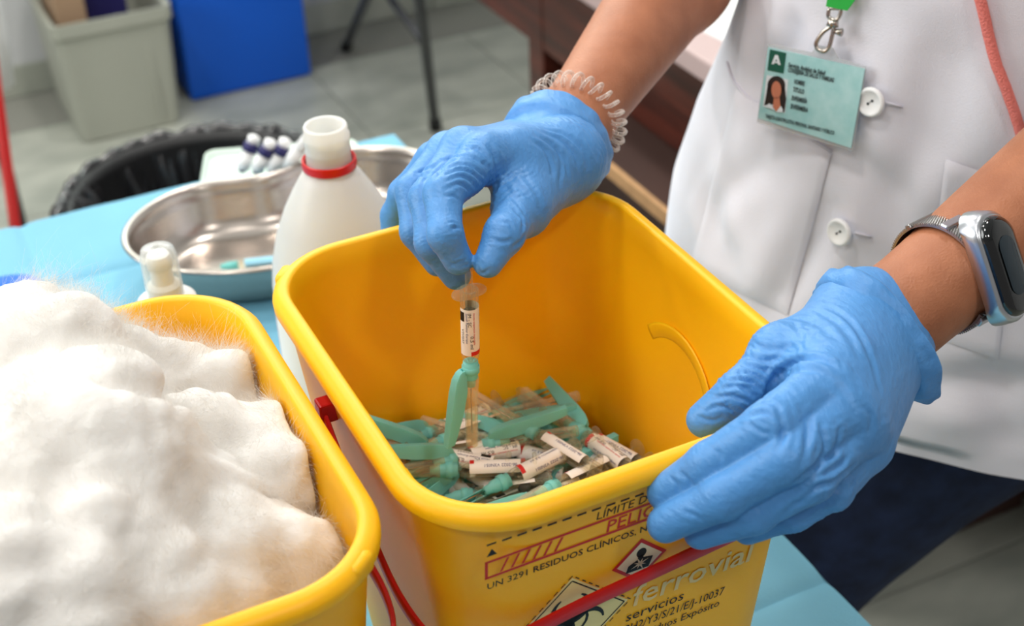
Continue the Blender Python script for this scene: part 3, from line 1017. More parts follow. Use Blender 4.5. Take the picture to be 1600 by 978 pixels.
# ------------------------------------------------------------------ the nurse
M['skin'] = mat('skin', (178, 114, 80), 0.5, sss=0.08, sss_r=(0.008, 0.004, 0.002), rgb2=(160, 98, 66), var_scale=60, bump=0.2, bump_scale=900)
M['glove'] = mat('nitrile_glove', (80, 142, 204), 0.44, sss=0.06, sss_r=(0.003, 0.004, 0.006), bump=0.35, bump_scale=300, stretch=(1, .45, 1), var=0.04, var_scale=25)
M['tunic'] = mat('white_tunic_cloth', (230, 228, 237), 0.85, bump=0.25, bump_scale=1500, sheen=0.2)
M['denim'] = mat('dark_denim', (34, 50, 86), 0.9, bump=0.4, bump_scale=1800, rgb2=(22, 34, 62), var_scale=60)
M['hair'] = mat('dark_brown_hair', (42, 26, 20), 0.5)
M['stitch'] = mat('tunic_seam', (218, 216, 226), 0.85)

nurse = thing('person', 'person in white tunic and blue gloves dropping a syringe into the bin', 'person', (0.655, 0.60, 0))


def V3(p):
    return np.asarray(p, float)


class Hand:
    """gloved hand: finger chains given as (point, radius) joints"""

    def __init__(self, fingers, palm, wrist, web=()):
        self.fingers, self.palm, self.wrist, self.web = fingers, palm, wrist, web

    def mesh(self, h=0.0009):
        P = [p for ch in self.fingers for p, r in ch] + [p for c in self.palm for p in (c[0], c[1])]
        lo = np.min(P, 0) - 0.022
        hi = np.max(P, 0) + 0.022
        pf = Field(lo, hi, h)
        for a, b, ra, rb in self.palm:
            pf.capsule(a, b, ra, rb, 0.009)
        ff = np.full(pf.n, 1.0, np.float32)
        for ch in self.fingers:
            f = Field(lo, hi, h)
            for (a, ra), (b, rb) in zip(ch[:-1], ch[1:]):
                f.capsule(a, b, ra, rb, 0.003)
            ff = smin(ff, f.d, 0.0)
        d = smin(pf.d, ff, 0.0045)
        v, fc = surface_nets(d, pf.lo, h)
        v = smooth_verts(v, fc, 2, 0.5)
        return v, fc

    def wrinkle(self, v, f, zones, seed=0.0, creases=()):
        n = vnormals(v, f)
        disp = np.zeros(len(v))
        for c, ax, ext, amp, wl in zones:
            ax = V3(ax) / np.linalg.norm(ax)
            q = v - V3(c)
            w = np.exp(-(np.linalg.norm(q, axis=1) / ext) ** 2)
            sel = w > 0.02
            if not sel.any():
                continue
            ph = np.array([noise.noise(Vector(p * 90 + seed)) for p in v[sel]])
            ph2 = np.array([noise.noise(Vector(p * 160 + seed + 7)) for p in v[sel]])
            s = np.sin(2 * math.pi * ((q[sel] @ ax) / wl + 0.75 * ph))
            disp[sel] += amp * w[sel] * (np.abs(s) * -1.2 + 0.6) * (0.55 + 0.9 * ph2)
        low = np.array([noise.noise(Vector(p * 45 + seed + 3)) for p in v])
        disp += 0.0004 * low
        v = v + n * disp[:, None]
        return press(v, [tuple(int(i) for i in q) for q in f], creases)


def press(v, faces, creases, normals=None):
    """creases: polylines carried onto the surface and pressed in, with a raised fold beside them"""
    tree = BVHTree.FromPolygons([Vector(p) for p in v], faces)
    n = vnormals(v, np.array(faces)) if normals is None else normals
    disp = np.zeros(len(v))
    for depth, wdt, pts in creases:
        line = []
        for q in spline([np.array([a_, b_, 0.0]) for a_, b_ in pts], 14):
            h = tree.ray_cast(Vector(CAM), Vector(ray(q[0], q[1])).normalized())
            if h[0] is not None:
                line.append(np.array(h[0]))
        if len(line) < 4:
            continue
        line = np.array(line)
        box = np.all((v > line.min(0) - 4 * wdt) & (v < line.max(0) + 4 * wdt), axis=1)
        ids = np.nonzero(box)[0]
        if not len(ids):
            continue
        D2 = ((v[ids][:, None, :] - line[None]) ** 2).sum(2)
        k = D2.argmin(1)
        dd_ = np.sqrt(D2.min(1))
        taper = np.sin(np.pi * np.clip((k + .5) / len(line), 0, 1)) ** .5
        disp[ids] += depth * taper * (-np.exp(-(dd_ / wdt) ** 2) + .45 * np.exp(-((dd_ - 2.0 * wdt) / wdt) ** 2))
    return v + n * disp[:, None]


def scaled(ox, oy, sc, items):
    return [(d / 1000.0, w / 1000.0, [(ox + x / sc, oy + y / sc) for x, y in pts]) for d, w, pts in items]


CR_R = scaled(580, 130, 2.9625, [
    (.9, .9, [(350, 395), (420, 375), (480, 395), (530, 440)]), (.9, .9, [(340, 425), (420, 400), (480, 425), (522, 470)]), (.9, .9, [(350, 455), (410, 430), (460, 452), (490, 490)]),
    (.8, 1.0, [(325, 365), (400, 338), (470, 345), (545, 390)]), (.8, .9, [(355, 485), (400, 465), (440, 482), (458, 510)]), (.7, .8, [(345, 522), (385, 522), (412, 550)]), (.9, 1.0, [(300, 440), (340, 385), (400, 345)]),
    (1.2, 1.2, [(540, 285), (570, 340), (583, 420), (576, 500)]), (.8, 1.2, [(558, 300), (594, 360), (604, 430)]), (.8, 1.1, [(440, 300), (500, 310), (550, 350)]),
    (.9, .8, [(370, 678), (392, 666), (410, 672)]), (.6, .7, [(362, 640), (385, 645), (400, 655)]), (.6, .7, [(372, 842), (410, 830), (445, 815)]), (.6, .7, [(395, 855), (430, 842), (455, 835)]), (.5, .7, [(340, 790), (370, 830), (395, 850)]),
    (.7, .9, [(600, 640), (640, 650), (662, 692)]), (.9, .9, [(655, 757), (690, 735), (712, 700)]), (.7, 1.0, [(690, 600), (702, 640), (697, 700)]), (.7, 1.1, [(650, 560), (690, 620), (722, 664)]), (.6, .8, [(496, 850), (510, 880), (545, 862)]), (.6, .9, [(560, 720), (610, 735), (650, 725)]),
    (.9, 1.4, [(765, 240), (840, 290), (890, 350), (912, 430)]), (.9, 1.3, [(790, 225), (880, 265), (940, 330), (962, 400)]), (.8, 1.3, [(810, 215), (900, 240), (980, 310), (1004, 400)]), (.8, 1.3, [(740, 262), (800, 305), (830, 370), (840, 430)]),
    (.6, 1.5, [(700, 420), (760, 500), (800, 600)]), (.5, 1.3, [(620, 470), (680, 560), (730, 640)]), (.5, 1.4, [(640, 430), (720, 515), (790, 610)]), (.6, 1.2, [(860, 300), (880, 380), (870, 470)]),
    (.8, 1.0, [(205, 420), (240, 405), (300, 380)]), (.6, .8, [(205, 430), (240, 432), (262, 450)]), (.7, 1.0, [(230, 500), (260, 420), (330, 350)])])
CR_L = scaled(980, 320, 1.811, [
    (1.8, 1.5, [(392, 548), (405, 510), (440, 470), (490, 440), (540, 435), (600, 460)]), (.8, 1.4, [(430, 500), (480, 470), (540, 470), (600, 500)]),
    (1.0, .9, [(268, 522), (310, 512), (365, 540)]), (1.0, .9, [(285, 500), (330, 496), (382, 525)]), (.9, .9, [(300, 475), (350, 478), (398, 510)]), (.8, .9, [(252, 545), (290, 540), (335, 562)]), (.9, 1.0, [(325, 452), (365, 460), (410, 478)]),
    (.8, 1.2, [(330, 428), (390, 440), (440, 428)]), (.6, .8, [(225, 582), (260, 570), (300, 580)]), (.7, 1.4, [(345, 395), (410, 410), (480, 400)]), (.6, .9, [(290, 520), (320, 545), (350, 555)]), (.6, .8, [(200, 600), (240, 610), (270, 600)]),
    (.9, 1.0, [(340, 600), (390, 588), (428, 612)]), (.7, .9, [(338, 616), (375, 640), (400, 650)]), (1.1, 1.2, [(425, 575), (442, 640), (428, 692)]), (.8, 1.0, [(350, 572), (395, 558), (432, 572)]),
    (.5, 1.6, [(520, 480), (600, 520), (645, 590)]), (.6, 1.6, [(490, 560), (503, 620), (500, 680)]), (.5, 1.6, [(440, 320), (520, 330), (600, 390)]),
    (1.0, 1.3, [(498, 725), (512, 660), (518, 590)]), (1.2, 1.3, [(468, 792), (535, 735), (560, 680), (545, 615)]), (1.1, 1.2, [(556, 722), (588, 690), (602, 635)]), (1.0, 1.2, [(548, 772), (590, 745), (625, 715)]), (.9, 1.1, [(520, 802), (580, 782), (642, 738)]),
    (.9, 1.1, [(480, 850), (540, 800), (580, 790)]), (.7, 1.2, [(430, 890), (470, 850), (500, 840)]), (.6, .9, [(150, 758), (172, 775), (180, 795)]), (.6, .9, [(160, 868), (195, 880), (210, 892)]), (.5, .9, [(248, 688), (262, 705), (268, 728)]), (.5, .9, [(120, 770), (140, 790), (145, 812)]),
    (.8, 1.4, [(560, 285), (630, 330), (685, 420), (715, 530)]), (.6, 1.4, [(540, 300), (610, 350), (660, 440)]), (.7, 1.2, [(660, 560), (690, 600), (690, 650)])])


def finger(*pts):
    """(u, v, depth, radius in mm)"""
    return [(at(u, v, d), r / 1000.0) for u, v, d, r in pts]


def zones_for(ch, amp=0.0005):
    z = []
    for i in range(1, len(ch) - 1):
        ax = ch[i + 1][0] - ch[i - 1][0]
        z.append((ch[i][0], ax, ch[i][1] * 1.55, amp, 0.0034))
    return z


# right hand pinching the syringe -------------------------------------------------
RI = finger((756, 246, .657, 10.2), (692, 304, .630, 8.6), (696, 366, .618, 7.6), (716, 406, .6245, 6.7))
RM = finger((724, 236, .672, 10.2), (668, 310, .646, 8.4), (675, 378, .636, 7.6), (713, 430, .648, 6.8))
RR = finger((700, 240, .690, 9.8), (645, 300, .671, 8.2), (650, 362, .664, 7.4), (684, 410, .668, 6.6))
RL = finger((682, 252, .708, 9.0), (630, 302, .714, 7.3), (616, 336, .724, 6.6), (612, 378, .728, 6.0))
RT_ = finger((862, 268, .698, 14.0), (815, 325, .657, 11.4), (787, 366, .630, 8.9), (762, 411, .6240, 6.6))
RW0, RW1 = at(883, 250, .703), at(850, 228, .735)
rp = [(RW0, RI[0][0], .0190, .0115), (at(872, 243, .715), RM[0][0], .0175, .0110), (at(860, 234, .728), RR[0][0], .0170, .0105), (RW1, RL[0][0], .0165, .0100),
      (RT_[0][0], RT_[1][0], .0165, .0125), (RT_[1][0], RI[0][0] * .6 + RW0 * .4, .0105, .0120), (RW0, RT_[0][0], .018, .016),
      (at(890, 215, .738), at(868, 245, .715), .0195, .0195), (at(880, 208, .745), at(860, 235, .728), .0195, .019)]
rh = Hand([RI, RM, RR, RL, RT_], rp, None)
v, f = rh.mesh()
zn = sum([zones_for(c) for c in (RI, RM, RR, RL, RT_)], [])
zn.append((at(745, 262, .645), RI[1][0] - RI[0][0], .020, .0010, .0042))
zn.append((at(780, 300, .650), RI[0][0] - RT_[1][0], .016, .0008, .0042))
zn.append((at(905, 215, .71), at(905, 215, .71) - at(850, 240, .69), .026, .0010, .0075))
v = rh.wrinkle(v, f, zn, 2.0, CR_R)
rg = build('glove', v, f, M['glove'], nurse)

# left hand gripping the rim -------------------------------------------------------
LI = finger((1288, 604, .543, 11.0), (1203, 668, .522, 9.6), (1110, 726, .533, 8.6), (1040, 770, .549, 7.2))
LM = finger((1316, 640, .540, 11.0), (1228, 716, .517, 9.4), (1130, 776, .526, 8.6), (1040, 819, .544, 7.2))
LR_ = finger((1338, 668, .545, 10.6), (1264, 748, .523, 9.0), (1178, 800, .531, 8.0), (1095, 832, .548, 6.8))
LL = finger((1350, 695, .556, 10.0), (1298, 764, .538, 8.4), (1240, 798, .541, 7.4), (1168, 826, .553, 6.2))
LT = finger((1330, 520, .600, 14.5), (1222, 556, .577, 11.4), (1156, 613, .566, 8.8), (1101, 656, .572, 7.4))
LW0, LW1 = at(1345, 500, .605), at(1372, 568, .600)
lp_ = [(LW0, LI[0][0], .0200, .0125), (at(1356, 522, .600), LM[0][0], .0195, .0125), (at(1365, 545, .600), LR_[0][0], .0190, .0120), (LW1, LL[0][0], .0180, .0110),
       (LT[0][0], LT[1][0], .0175, .0125), (LT[1][0], LI[0][0] * .75 + LW0 * .25, .0105, .0130), (LW0, LT[0][0], .019, .017),
       (at(1375, 495, .612), at(1345, 515, .602), .0190, .0195), (at(1390, 515, .608), at(1362, 550, .600), .0190, .0190)]
lh = Hand([LI, LM, LR_, LL, LT], lp_, None)
v, f = lh.mesh()
zn = sum([zones_for(c, 0.0005) for c in (LI, LM, LR_, LL, LT)], [])
zn.append((at(1185, 590, .560), LT[3][0] - LT[1][0], .018, .0011, .0046))
zn.append((at(1250, 550, .560), at(1250, 560, .56) - at(1290, 520, .56), .024, .0007, .010))
zn.append((at(1280, 760, .535), at(1280, 740, .53) - at(1300, 790, .53), .022, .0010, .0085))
v = lh.wrinkle(v, f, zn, 9.0, CR_L)
lg = build('glove', v, f, M['glove'], nurse)


def cuff(name, c0, c1, axes0, axes1, parent, folds, seed, lobe=0.0):
    """loose glove cuff: lofted, flaring, with a rolled edge and a doubled band"""
    g = Geo()
    rings = []
    ax = c1 - c0
    for t, gr, am in folds:
        ring = []
        for k in range(96):
            a = 2 * math.pi * k / 96
            e0 = axes0[0] * math.cos(a) + axes0[1] * math.sin(a)
            e1 = axes1[0] * math.cos(a) + axes1[1] * math.sin(a)
            e = e0 * (1 - t) + e1 * t
            w = noise.noise(Vector((math.cos(a) * 1.6 + seed, math.sin(a) * 1.6, t * 2.2))) + 0.5 * noise.noise(Vector((math.cos(a) * 4 + seed, math.sin(a) * 4, t * 5)))
            tt = t + 0.05 * noise.noise(Vector((math.cos(a) * 1.3 + seed, math.sin(a) * 1.3, 8.0)))
            e = e * (1 + lobe * max(0.0, -math.cos(a)) ** 3 * max(0, t - .3))
            ring.append(c0 + ax * tt + e * (1 + (gr + am * w) / np.linalg.norm(e)))
        rings.append(ring)
    return g.loft(rings).obj(name, M['glove'], parent)


def perp(axis, toward):
    axis = axis / np.linalg.norm(axis)
    u = toward - (toward @ axis) * axis
    u /= np.linalg.norm(u)
    return u, np.cross(axis, u)


# forearm axes
RWR = at(892, 197, .735)                       # right wrist
R_el = RWR + (at(1032, 0, .830) - RWR) * 1.85
LWR = at(1392, 499, .607)
L_el = LWR + (at(1612, 322, .628) - LWR) * 2.75

# cuffs
ax = R_el - RWR
ax /= np.linalg.norm(ax)
u, w = perp(ax, at(800, 205, .72) - at(925, 285, .72))
band = [(-.25, -.0012, .0), (0.0, .0006, .0006), (.22, .0014, .0012), (.40, .0020, .0014), (.46, .0040, .0016), (.52, .0050, .0018), (.70, .0052, .0020), (.90, .0054, .0022), (1.02, .0054, .0022), (1.06, .0044, .0022), (1.03, .0028, .0020), (.9, .002, .0018), (.7, .0015, .0015)]
c0 = at(850, 250, .712)
c1 = at(876, 219, .7315)
cuff('cuff', c0, c1, (u * .0228, w * .0215), (u * .0236, w * .0225), rg, band, 1.7)
band_l = [(-.22, -.0016, .0), (0.0, .0004, .0008), (.22, .0016, .0014), (.36, .0024, .0018), (.42, .0046, .0020), (.48, .0056, .0022), (.66, .0060, .0026), (.86, .0066, .0030), (1.02, .0070, .0030), (1.07, .0062, .0030), (1.05, .0046, .0028), (.9, .0036, .0022), (.7, .0015, .0015)]
ax2 = L_el - LWR
ax2 /= np.linalg.norm(ax2)
u2, w2 = perp(ax2, at(1345, 455, .60) - at(1440, 590, .60))
c0 = at(1336, 544, .598)
c1 = at(1374, 515, .607)
cuff('cuff', c0, c1, (u2 * .0248, w2 * .0225), (u2 * .0262, w2 * .0240), lg, band_l, 5.2, 0.22)

# body: torso, neck, head and bare arms in one surface
bd = Field((0.20, 0.18, 0.72), (1.0, 1.0, 1.72), 0.0046)
TC = np.array([0.655, 0.60])
PHI = math.radians(51)                         # the nurse turns towards the camera


def turn(p):
    p = np.asarray(p, float)
    q = p.copy()
    x, y = p[0] - TC[0], p[1] - TC[1]
    q[0], q[1] = TC[0] + x * math.cos(PHI) - y * math.sin(PHI), TC[1] + x * math.sin(PHI) + y * math.cos(PHI)
    return q


R_sh, L_sh = turn([0.665, 0.775, 1.355]), turn([0.650, 0.405, 1.355])
for z0, z1, r0, r1, sp_ in ((0.80, 0.98, .12, .105, .075), (0.98, 1.15, .105, .11, .06), (1.15, 1.34, .11, .10, .07)):
    for s_ in (-1, 1):
        bd.capsule(turn((TC[0], TC[1] + s_ * sp_, z0)), turn((TC[0], TC[1] + s_ * sp_, z1)), r0 * .93, r1 * .93, 0.05)
bd.capsule(R_sh, L_sh, .052, .052, 0.05)
bd.capsule((TC[0] + .01, TC[1], 1.34), (TC[0] - 0.01, TC[1], 1.47), .055, .050, 0.04)
hc = np.array([TC[0] - 0.03, TC[1], 1.56])
bd.capsule(hc + (0.012, 0, 0.03), hc + (-0.02, 0, -0.035), .077, .058, 0.02)
bd.capsule(hc + (-0.083, 0, -0.002), hc + (-0.092, 0, -0.024), .008, .012, 0.012)      # nose
bd.capsule(hc + (-0.058, -.016, -0.056), hc + (-0.058, .016, -0.056), .012, .012, 0.010)  # mouth and chin
bd.capsule(hc + (-0.05, 0, -0.082), hc + (-0.045, 0, -0.078), .016, .016, 0.015)
for s_ in (-1, 1):
    bd.capsule(hc + (0.005, s_ * .074, 0.006), hc + (0.008, s_ * .072, -0.022), .012, .009, 0.006)
for sh, el, wr, hand in ((R_sh, R_el, RWR, at(862, 240, .708)), (L_sh, L_el, LWR, at(1345, 535, .60))):
    bd.capsule(sh, el, .048, .037, 0.03)
    mid = el + (wr - el) * .35
    bd.capsule(el, mid, .036, .0325, 0.02)
    bd.capsule(mid, wr, .0315 if sh is R_sh else .0325, .0195 if sh is R_sh else .0212, 0.012)
    bd.capsule(wr, hand, .0190, .0160, 0.01)
v, f = bd.mesh()
v = smooth_verts(v, f, 4, 0.5)
body = build('body', v, f, M['skin'], nurse)
hair = Field(hc - 0.2, hc + 0.16, 0.006)
hair.capsule(hc + (0.030, 0, 0.045), hc + (0.040, 0, 0.0), .078, .080, 0.02)
hair.capsule(hc + (-0.03, 0, 0.078), hc + (0.03, 0, 0.06), .045, .06, 0.03)
hair.capsule(hc + (0.095, 0, 0.02), hc + (0.12, 0, -0.06), .03, .02, 0.02)
v, f = hair.mesh()
build('hair', smooth_verts(v, f, 3), f, M['hair'], nurse)
for s_ in (-1, 1):
    ec = hc + (-0.0600, s_ * .029, 0.012)
    eb = Geo().lathe([(0.0005, -0.0105), (0.006, -0.0085), (0.0100, -0.003), (0.0104, 0.0), (0.0100, 0.003), (0.006, 0.0085), (0.0005, 0.0105)], 16, ec).obj('eye', M['white'], nurse)
    Geo().tube([ec + (-.0088, 0, 0), ec + (-.0108, 0, 0)], [.0050, .0040], 14).obj('iris', M['hair'], eb)
    Geo().tube([ec + (-.004, -.013, .0165), ec + (-.010, 0, .019), ec + (-.004, .013, .0165)], .0022, 6).obj('eyebrow', M['hair'], nurse)


# tunic --------------------------------------------------------------------------
def torso_ring(z, a, b, cx, n=320, p=2.35, seed=0.0):
    ring = []
    for k in range(n):
        t = 2 * math.pi * k / n
        c, s_ = math.cos(t), math.sin(t)
        x = -math.copysign(abs(c) ** (2 / p), c) * b
        y = math.copysign(abs(s_) ** (2 / p), s_) * a
        q = np.array([cx + x, TC[1] + y, z])
        hem = max(0.0, (1.06 - z) / 0.28)
        fold = 0.006 * hem * math.sin(7 * t + 1.3 + 2 * z) + 0.0030 * noise.noise(Vector((x * 14, y * 14, z * 7))) + 0.004 * noise.noise(Vector((x * 5 + 3, y * 9, z * 3)))
        fold += 0.0035 * max(0, noise.noise(Vector((x * 10, y * 22 + z * 14, z * 6 + 5))))
        nn = np.array([x / b ** 2, y / a ** 2, 0])
        q += nn / np.linalg.norm(nn) * fold
        if z < 0.815:
            q[2] += 0.006 * math.sin(3 * t + 0.6)
        ring.append(turn(q))
    return ring


TR = [(0.800, .236, .176, .652), (0.82, .236, .176, .652), (0.85, .234, .172, .652), (0.90, .229, .166, .650), (0.95, .218, .159, .648), (1.0, .203, .154, .645), (1.05, .190, .150, .643), (1.12, .186, .147, .641), (1.20, .182, .142, .64),
      (1.28, .182, .132, .645), (1.34, .186, .115, .65), (1.385, .165, .095, .655), (1.41, .12, .075, .655), (1.425, .075, .066, .653)]
zz = np.concatenate([np.arange(0.800, 1.385, 0.0050), [1.385, 1.397, 1.41, 1.425]])
ta_ = np.array(TR)
rings = [torso_ring(z, np.interp(z, ta_[:, 0], ta_[:, 1]), np.interp(z, ta_[:, 0], ta_[:, 2]), np.interp(z, ta_[:, 0], ta_[:, 3])) for z in zz]
nT = len(rings[0])
tv = np.array([p for r in rings for p in r])
tn = tv - np.array([TC[0], TC[1], 0]) * np.array([1, 1, 0])
tn[:, 2] = 0
tn /= np.linalg.norm(tn, axis=1)[:, None]
tf = [(i * nT + j, i * nT + (j + 1) % nT, (i + 1) * nT + (j + 1) % nT, (i + 1) * nT + j) for i in range(len(rings) - 1) for j in range(nT)]
FOLDS = [(.006, .010, [(1455, 60), (1440, 160), (1425, 250), (1400, 330)]), (.005, .010, [(1500, 60), (1490, 170), (1475, 260)]), (.005, .009, [(1300, 300), (1270, 390), (1235, 480)]), (.004, .008, [(1255, 350), (1225, 440), (1190, 500)]),
         (.006, .011, [(1400, 590), (1480, 602), (1560, 600), (1640, 590)]), (.004, .010, [(1180, 150), (1190, 60), (1200, -30)]), (.005, .012, [(1100, 280), (1120, 360), (1150, 430)]), (.004, .010, [(1330, 240), (1380, 300), (1400, 380)]),
         (.005, .012, [(1540, 560), (1570, 640), (1580, 710)]), (.005, .010, [(1240, 20), (1230, 80), (1180, 150)]), (.004, .009, [(1210, 250), (1150, 290), (1110, 340)])]
tv = press(tv, tf, FOLDS, tn)
rings = [list(tv[i * nT:(i + 1) * nT]) for i in range(len(rings))]
g = Geo().loft(rings)
inner = [[p + 0.012 * (np.array([TC[0], TC[1], p[2]]) - p) / np.linalg.norm(np.array([TC[0], TC[1], p[2]]) - p) + np.array([0, 0, .001]) for p in r] for r in (rings[5], rings[0])]
g.loft(inner + [rings[0]])
for sh, el in ((R_sh, R_el), (L_sh, L_el)):
    d_ = el - sh
    g.loft([[sh + d_ * t + r * (math.cos(a) * perp(d_, np.array([1.0, 0, 0]))[0] + math.sin(a) * perp(d_, np.array([1.0, 0, 0]))[1]) * (1 + .05 * math.sin(3 * a)) for a in np.linspace(0, 2 * math.pi, 41)[:-1]]
            for t, r in ((-.22, .030), (-.17, .052), (-.08, .066), (0.0, .070), (0.15, .070), (0.35, .069), (.52, .070), (.52, .066), (.3, .064))])
tunic = g.obj('tunic', M['tunic'], nurse)
bm = bmesh.new()
bm.from_mesh(tunic.data)
TB = BVHTree.FromBMesh(bm)
bm.free()


def on_tunic(u, v):
    r = Vector(ray(u, v)).normalized()
    hit = TB.ray_cast(Vector(CAM), r)
    if hit[0] is None:
        return None
    n = np.array(hit[1])
    p = np.array(hit[0])
    if n @ (CAM - p) < 0:
        n = -n
    return p, n


def tunic_near(p):
    h = TB.find_nearest(Vector(p))
    n = np.array(h[1])
    if n @ (np.array(p) - np.array([TC[0], TC[1], p[2]])) < 0:
        n = -n
    return np.array(h[0]), n


def along_tunic(a, b, n, lift):
    """points of a ribbon lying on the tunic between two points"""
    out = []
    for t in np.linspace(0, 1, n):
        p, q = tunic_near(np.asarray(a) * (1 - t) + np.asarray(b) * t + np.array([-.63, -.777, 0]) * .12 * math.sin(math.pi * t) ** .5)
        out.append(p + q * lift)
    return out


def patch(name, outline, lift, m, parent, grid=26, stitch=True):
    """cloth patch following the tunic: outline = four pixel corners TL, TR, BR, BL"""
    tl, tr, br, bl = [np.array(c, float) for c in outline]
    V, F = [], []
    for j in range(grid):
        for i in range(grid):
            s_, t = i / (grid - 1), j / (grid - 1)
            uv = (tl * (1 - s_) + tr * s_) * (1 - t) + (bl * (1 - s_) + br * s_) * t
            h = on_tunic(*uv)
            if h is None:
                return None
            edge = min(s_, 1 - s_, t, 1 - t)
            l = lift * (0.35 if edge == 0 else 1.0)
            V.append(h[0] + h[1] * l)
    for j in range(grid - 1):
        for i in range(grid - 1):
            k = j * grid + i
            F.append((k, k + 1, k + grid + 1, k + grid))
    return Geo().add(V, F).obj(name, m, parent)


def cord_on_tunic(name, pix, r, m, parent, lift=0.001, n=10):
    pts = []
    for u, v in spline([np.array([a, b, 0.0]) for a, b in pix], n)[:, :2] if False else [q[:2] for q in spline([np.array([a, b, 0.0]) for a, b in pix], n)]:
        h = on_tunic(u, v)
        if h is not None:
            pts.append(h[0] + h[1] * lift)
    return Geo().tube(pts, r, 8).obj(name, m, parent) if len(pts) > 2 else None


patch('placket', ((1338, -40), (1395, -40), (1322, 700), (1270, 700)), 0.0022, M['tunic'], tunic)
patch('pocket', ((1152, 138), (1300, 240), (1232, 492), (1080, 420)), 0.0028, M['tunic'], tunic)
patch('pocket', ((1478, 248), (1590, 285), (1560, 560), (1440, 520)), 0.0026, M['tunic'], tunic)
cord_on_tunic('seam', [(1137, 98), (1150, 130), (1190, 168), (1300, 236)], 0.0009, M['stitch'], tunic, 0.0006)
for u, v in ((1366, 157), (1318, 360), (1384, -60)):
    h = on_tunic(u, v)
    if h is None:
        continue
    p, n = h
    bt_ = Geo().lathe([(0.0005, 0.0012), (0.0052, 0.0012), (0.0062, 0.0022), (0.0072, 0.0024), (0.0080, 0.0016), (0.0082, 0.0004), (0.0076, -0.0006), (0.0005, -0.0006)], 32).obj('button', M['white'], tunic)
    q = Vector(n).to_track_quat('Z', 'Y')
    mw = Matrix.Translation(Vector(p + n * 0.0032)) @ q.to_matrix().to_4x4()
    bt_.matrix_parent_inverse = mw
    for dx in (-.0014, .0014):
        hole = None
    fr_ = (p + n * 0.0032, np.array(q @ Vector((1, 0, 0))), np.array(q @ Vector((0, 1, 0))), n)
    gh = Geo()
    for dx, dy in ((-.0011, -.0011), (.0011, .0011)):
        polyfill(gh, [(dx + .0008 * math.cos(a), dy + .0008 * math.sin(a)) for a in np.linspace(0, 2 * math.pi, 11)[:-1]], fr_, 0.0014)
    gh.obj('buttonhole', M['dark_metal'], tunic, smooth=False)
    a, b = on_tunic(u + 18, v + 1), on_tunic(u + 44, v + 9)
    if a is not None and b is not None:
        Geo().tube([a[0] + a[1] * .002, b[0] + b[1] * .001], 0.0007, 6).obj('thread', M['stitch'], tunic)

# jeans and shoes
g = Geo()
jf = Field((0.36, 0.30, 0.03), (0.95, 0.90, 1.02), 0.009)
jf.capsule(turn((TC[0], TC[1] - .06, .88)), turn((TC[0], TC[1] + .06, .88)), .125, .125, .06)
for chain in ([(0.665, 0.560, .86), (0.545, 0.625, .70), (0.452, 0.640, .56), (0.48, 0.645, .32), (0.52, 0.65, .09)],
              [(0.610, 0.665, .86), (0.585, 0.700, .68), (0.555, 0.715, .48), (0.57, 0.72, .28), (0.60, 0.72, .09)]):
    for (p, q), (r0, r1) in zip(zip(chain[:-1], chain[1:]), ((.105, .083), (.083, .066), (.066, .058), (.058, .050))):
        jf.capsule(p, q, r0, r1, .02)
v, f = jf.mesh()
build('jeans', smooth_verts(v, f, 4), f, M['denim'], nurse)
for x, y in ((.52, .65), (.60, .72)):
    Field_ = Field((x - .24, y - .08, 0.0), (x + .12, y + .08, .14), 0.006)
    Field_.capsule((x - .13, y, .032), (x + .03, y, .036), .030, .032, .03)
    Field_.capsule((x + .02, y, .03), (x + .02, y, .075), .032, .040, .03)
    v, f = Field_.mesh()
    v[:, 2] = np.maximum(v[:, 2], 0.003)
    build('shoe', v, f, M['white'], nurse)


# ------------------------------------------------------------------ cotton wool heaped in the left bin
cot = [(62, 520, 1.028, .021), (48, 500, 1.040, .011), (100, 545, 1.028, .026), (15, 600, 1.018, .030), (165, 565, 1.008, .022), (40, 560, 1.028, .022),
       (150, 645, 1.030, .028), (120, 700, 1.028, .032), (185, 720, 1.026, .030), (85, 640, 1.022, .026), (130, 610, 1.035, .018),
       (240, 600, .992, .021), (300, 600, .988, .018), (350, 590, .990, .015), (375, 610, .982, .016), (215, 570, 1.000, .014),
       (295, 680, .992, .022), (345, 685, .993, .020), (415, 700, .988, .020), (435, 745, .988, .020), (395, 770, .978, .025),
       (300, 790, .990, .030), (240, 830, 1.000, .030), (60, 800, 1.014, .036), (150, 850, 1.012, .032), (20, 720, 1.020, .030),
       (350, 865, .990, .026), (430, 865, .982, .022), (470, 875, .975, .020), (250, 930, .998, .028), (100, 940, 1.010, .032), (350, 940, .988, .018), (0, 930, 1.014, .038)]
cw = thing('cotton_wool', 'heap of fluffy white cotton wool filling the left yellow bin', 'cotton wool', (CBX, CBY, 0.90))
cf = Field((-0.074, 0.340, 0.90), (0.126, 0.576, 1.09), 0.0021)
random.seed(4)
for u_, v_, z_, r_ in cot:
    p = on_z(u_, v_, z_)
    q = p + np.array([random.uniform(-.010, .010), random.uniform(-.010, .010), -.022])
    cf.capsule(p, q, r_ * .94, r_ * 1.1, 0.003)
for i in range(6):
    for j in range(7):
        cf.capsule((-0.038 + .026 * i, 0.382 + .026 * j, .935), (-0.038 + .026 * i, 0.382 + .026 * j, .950), .018, .018 + .006 * random.random(), .012)
for p in ((-.04, .50, 1.0), (-.035, .44, 1.01), (-.03, .40, 1.0), (-.03, .53, .99)):
    cf.capsule(p, (p[0], p[1], .95), .028, .03, .02)
v, f = cf.mesh()
n = vnormals(v, f)
d = np.zeros(len(v))
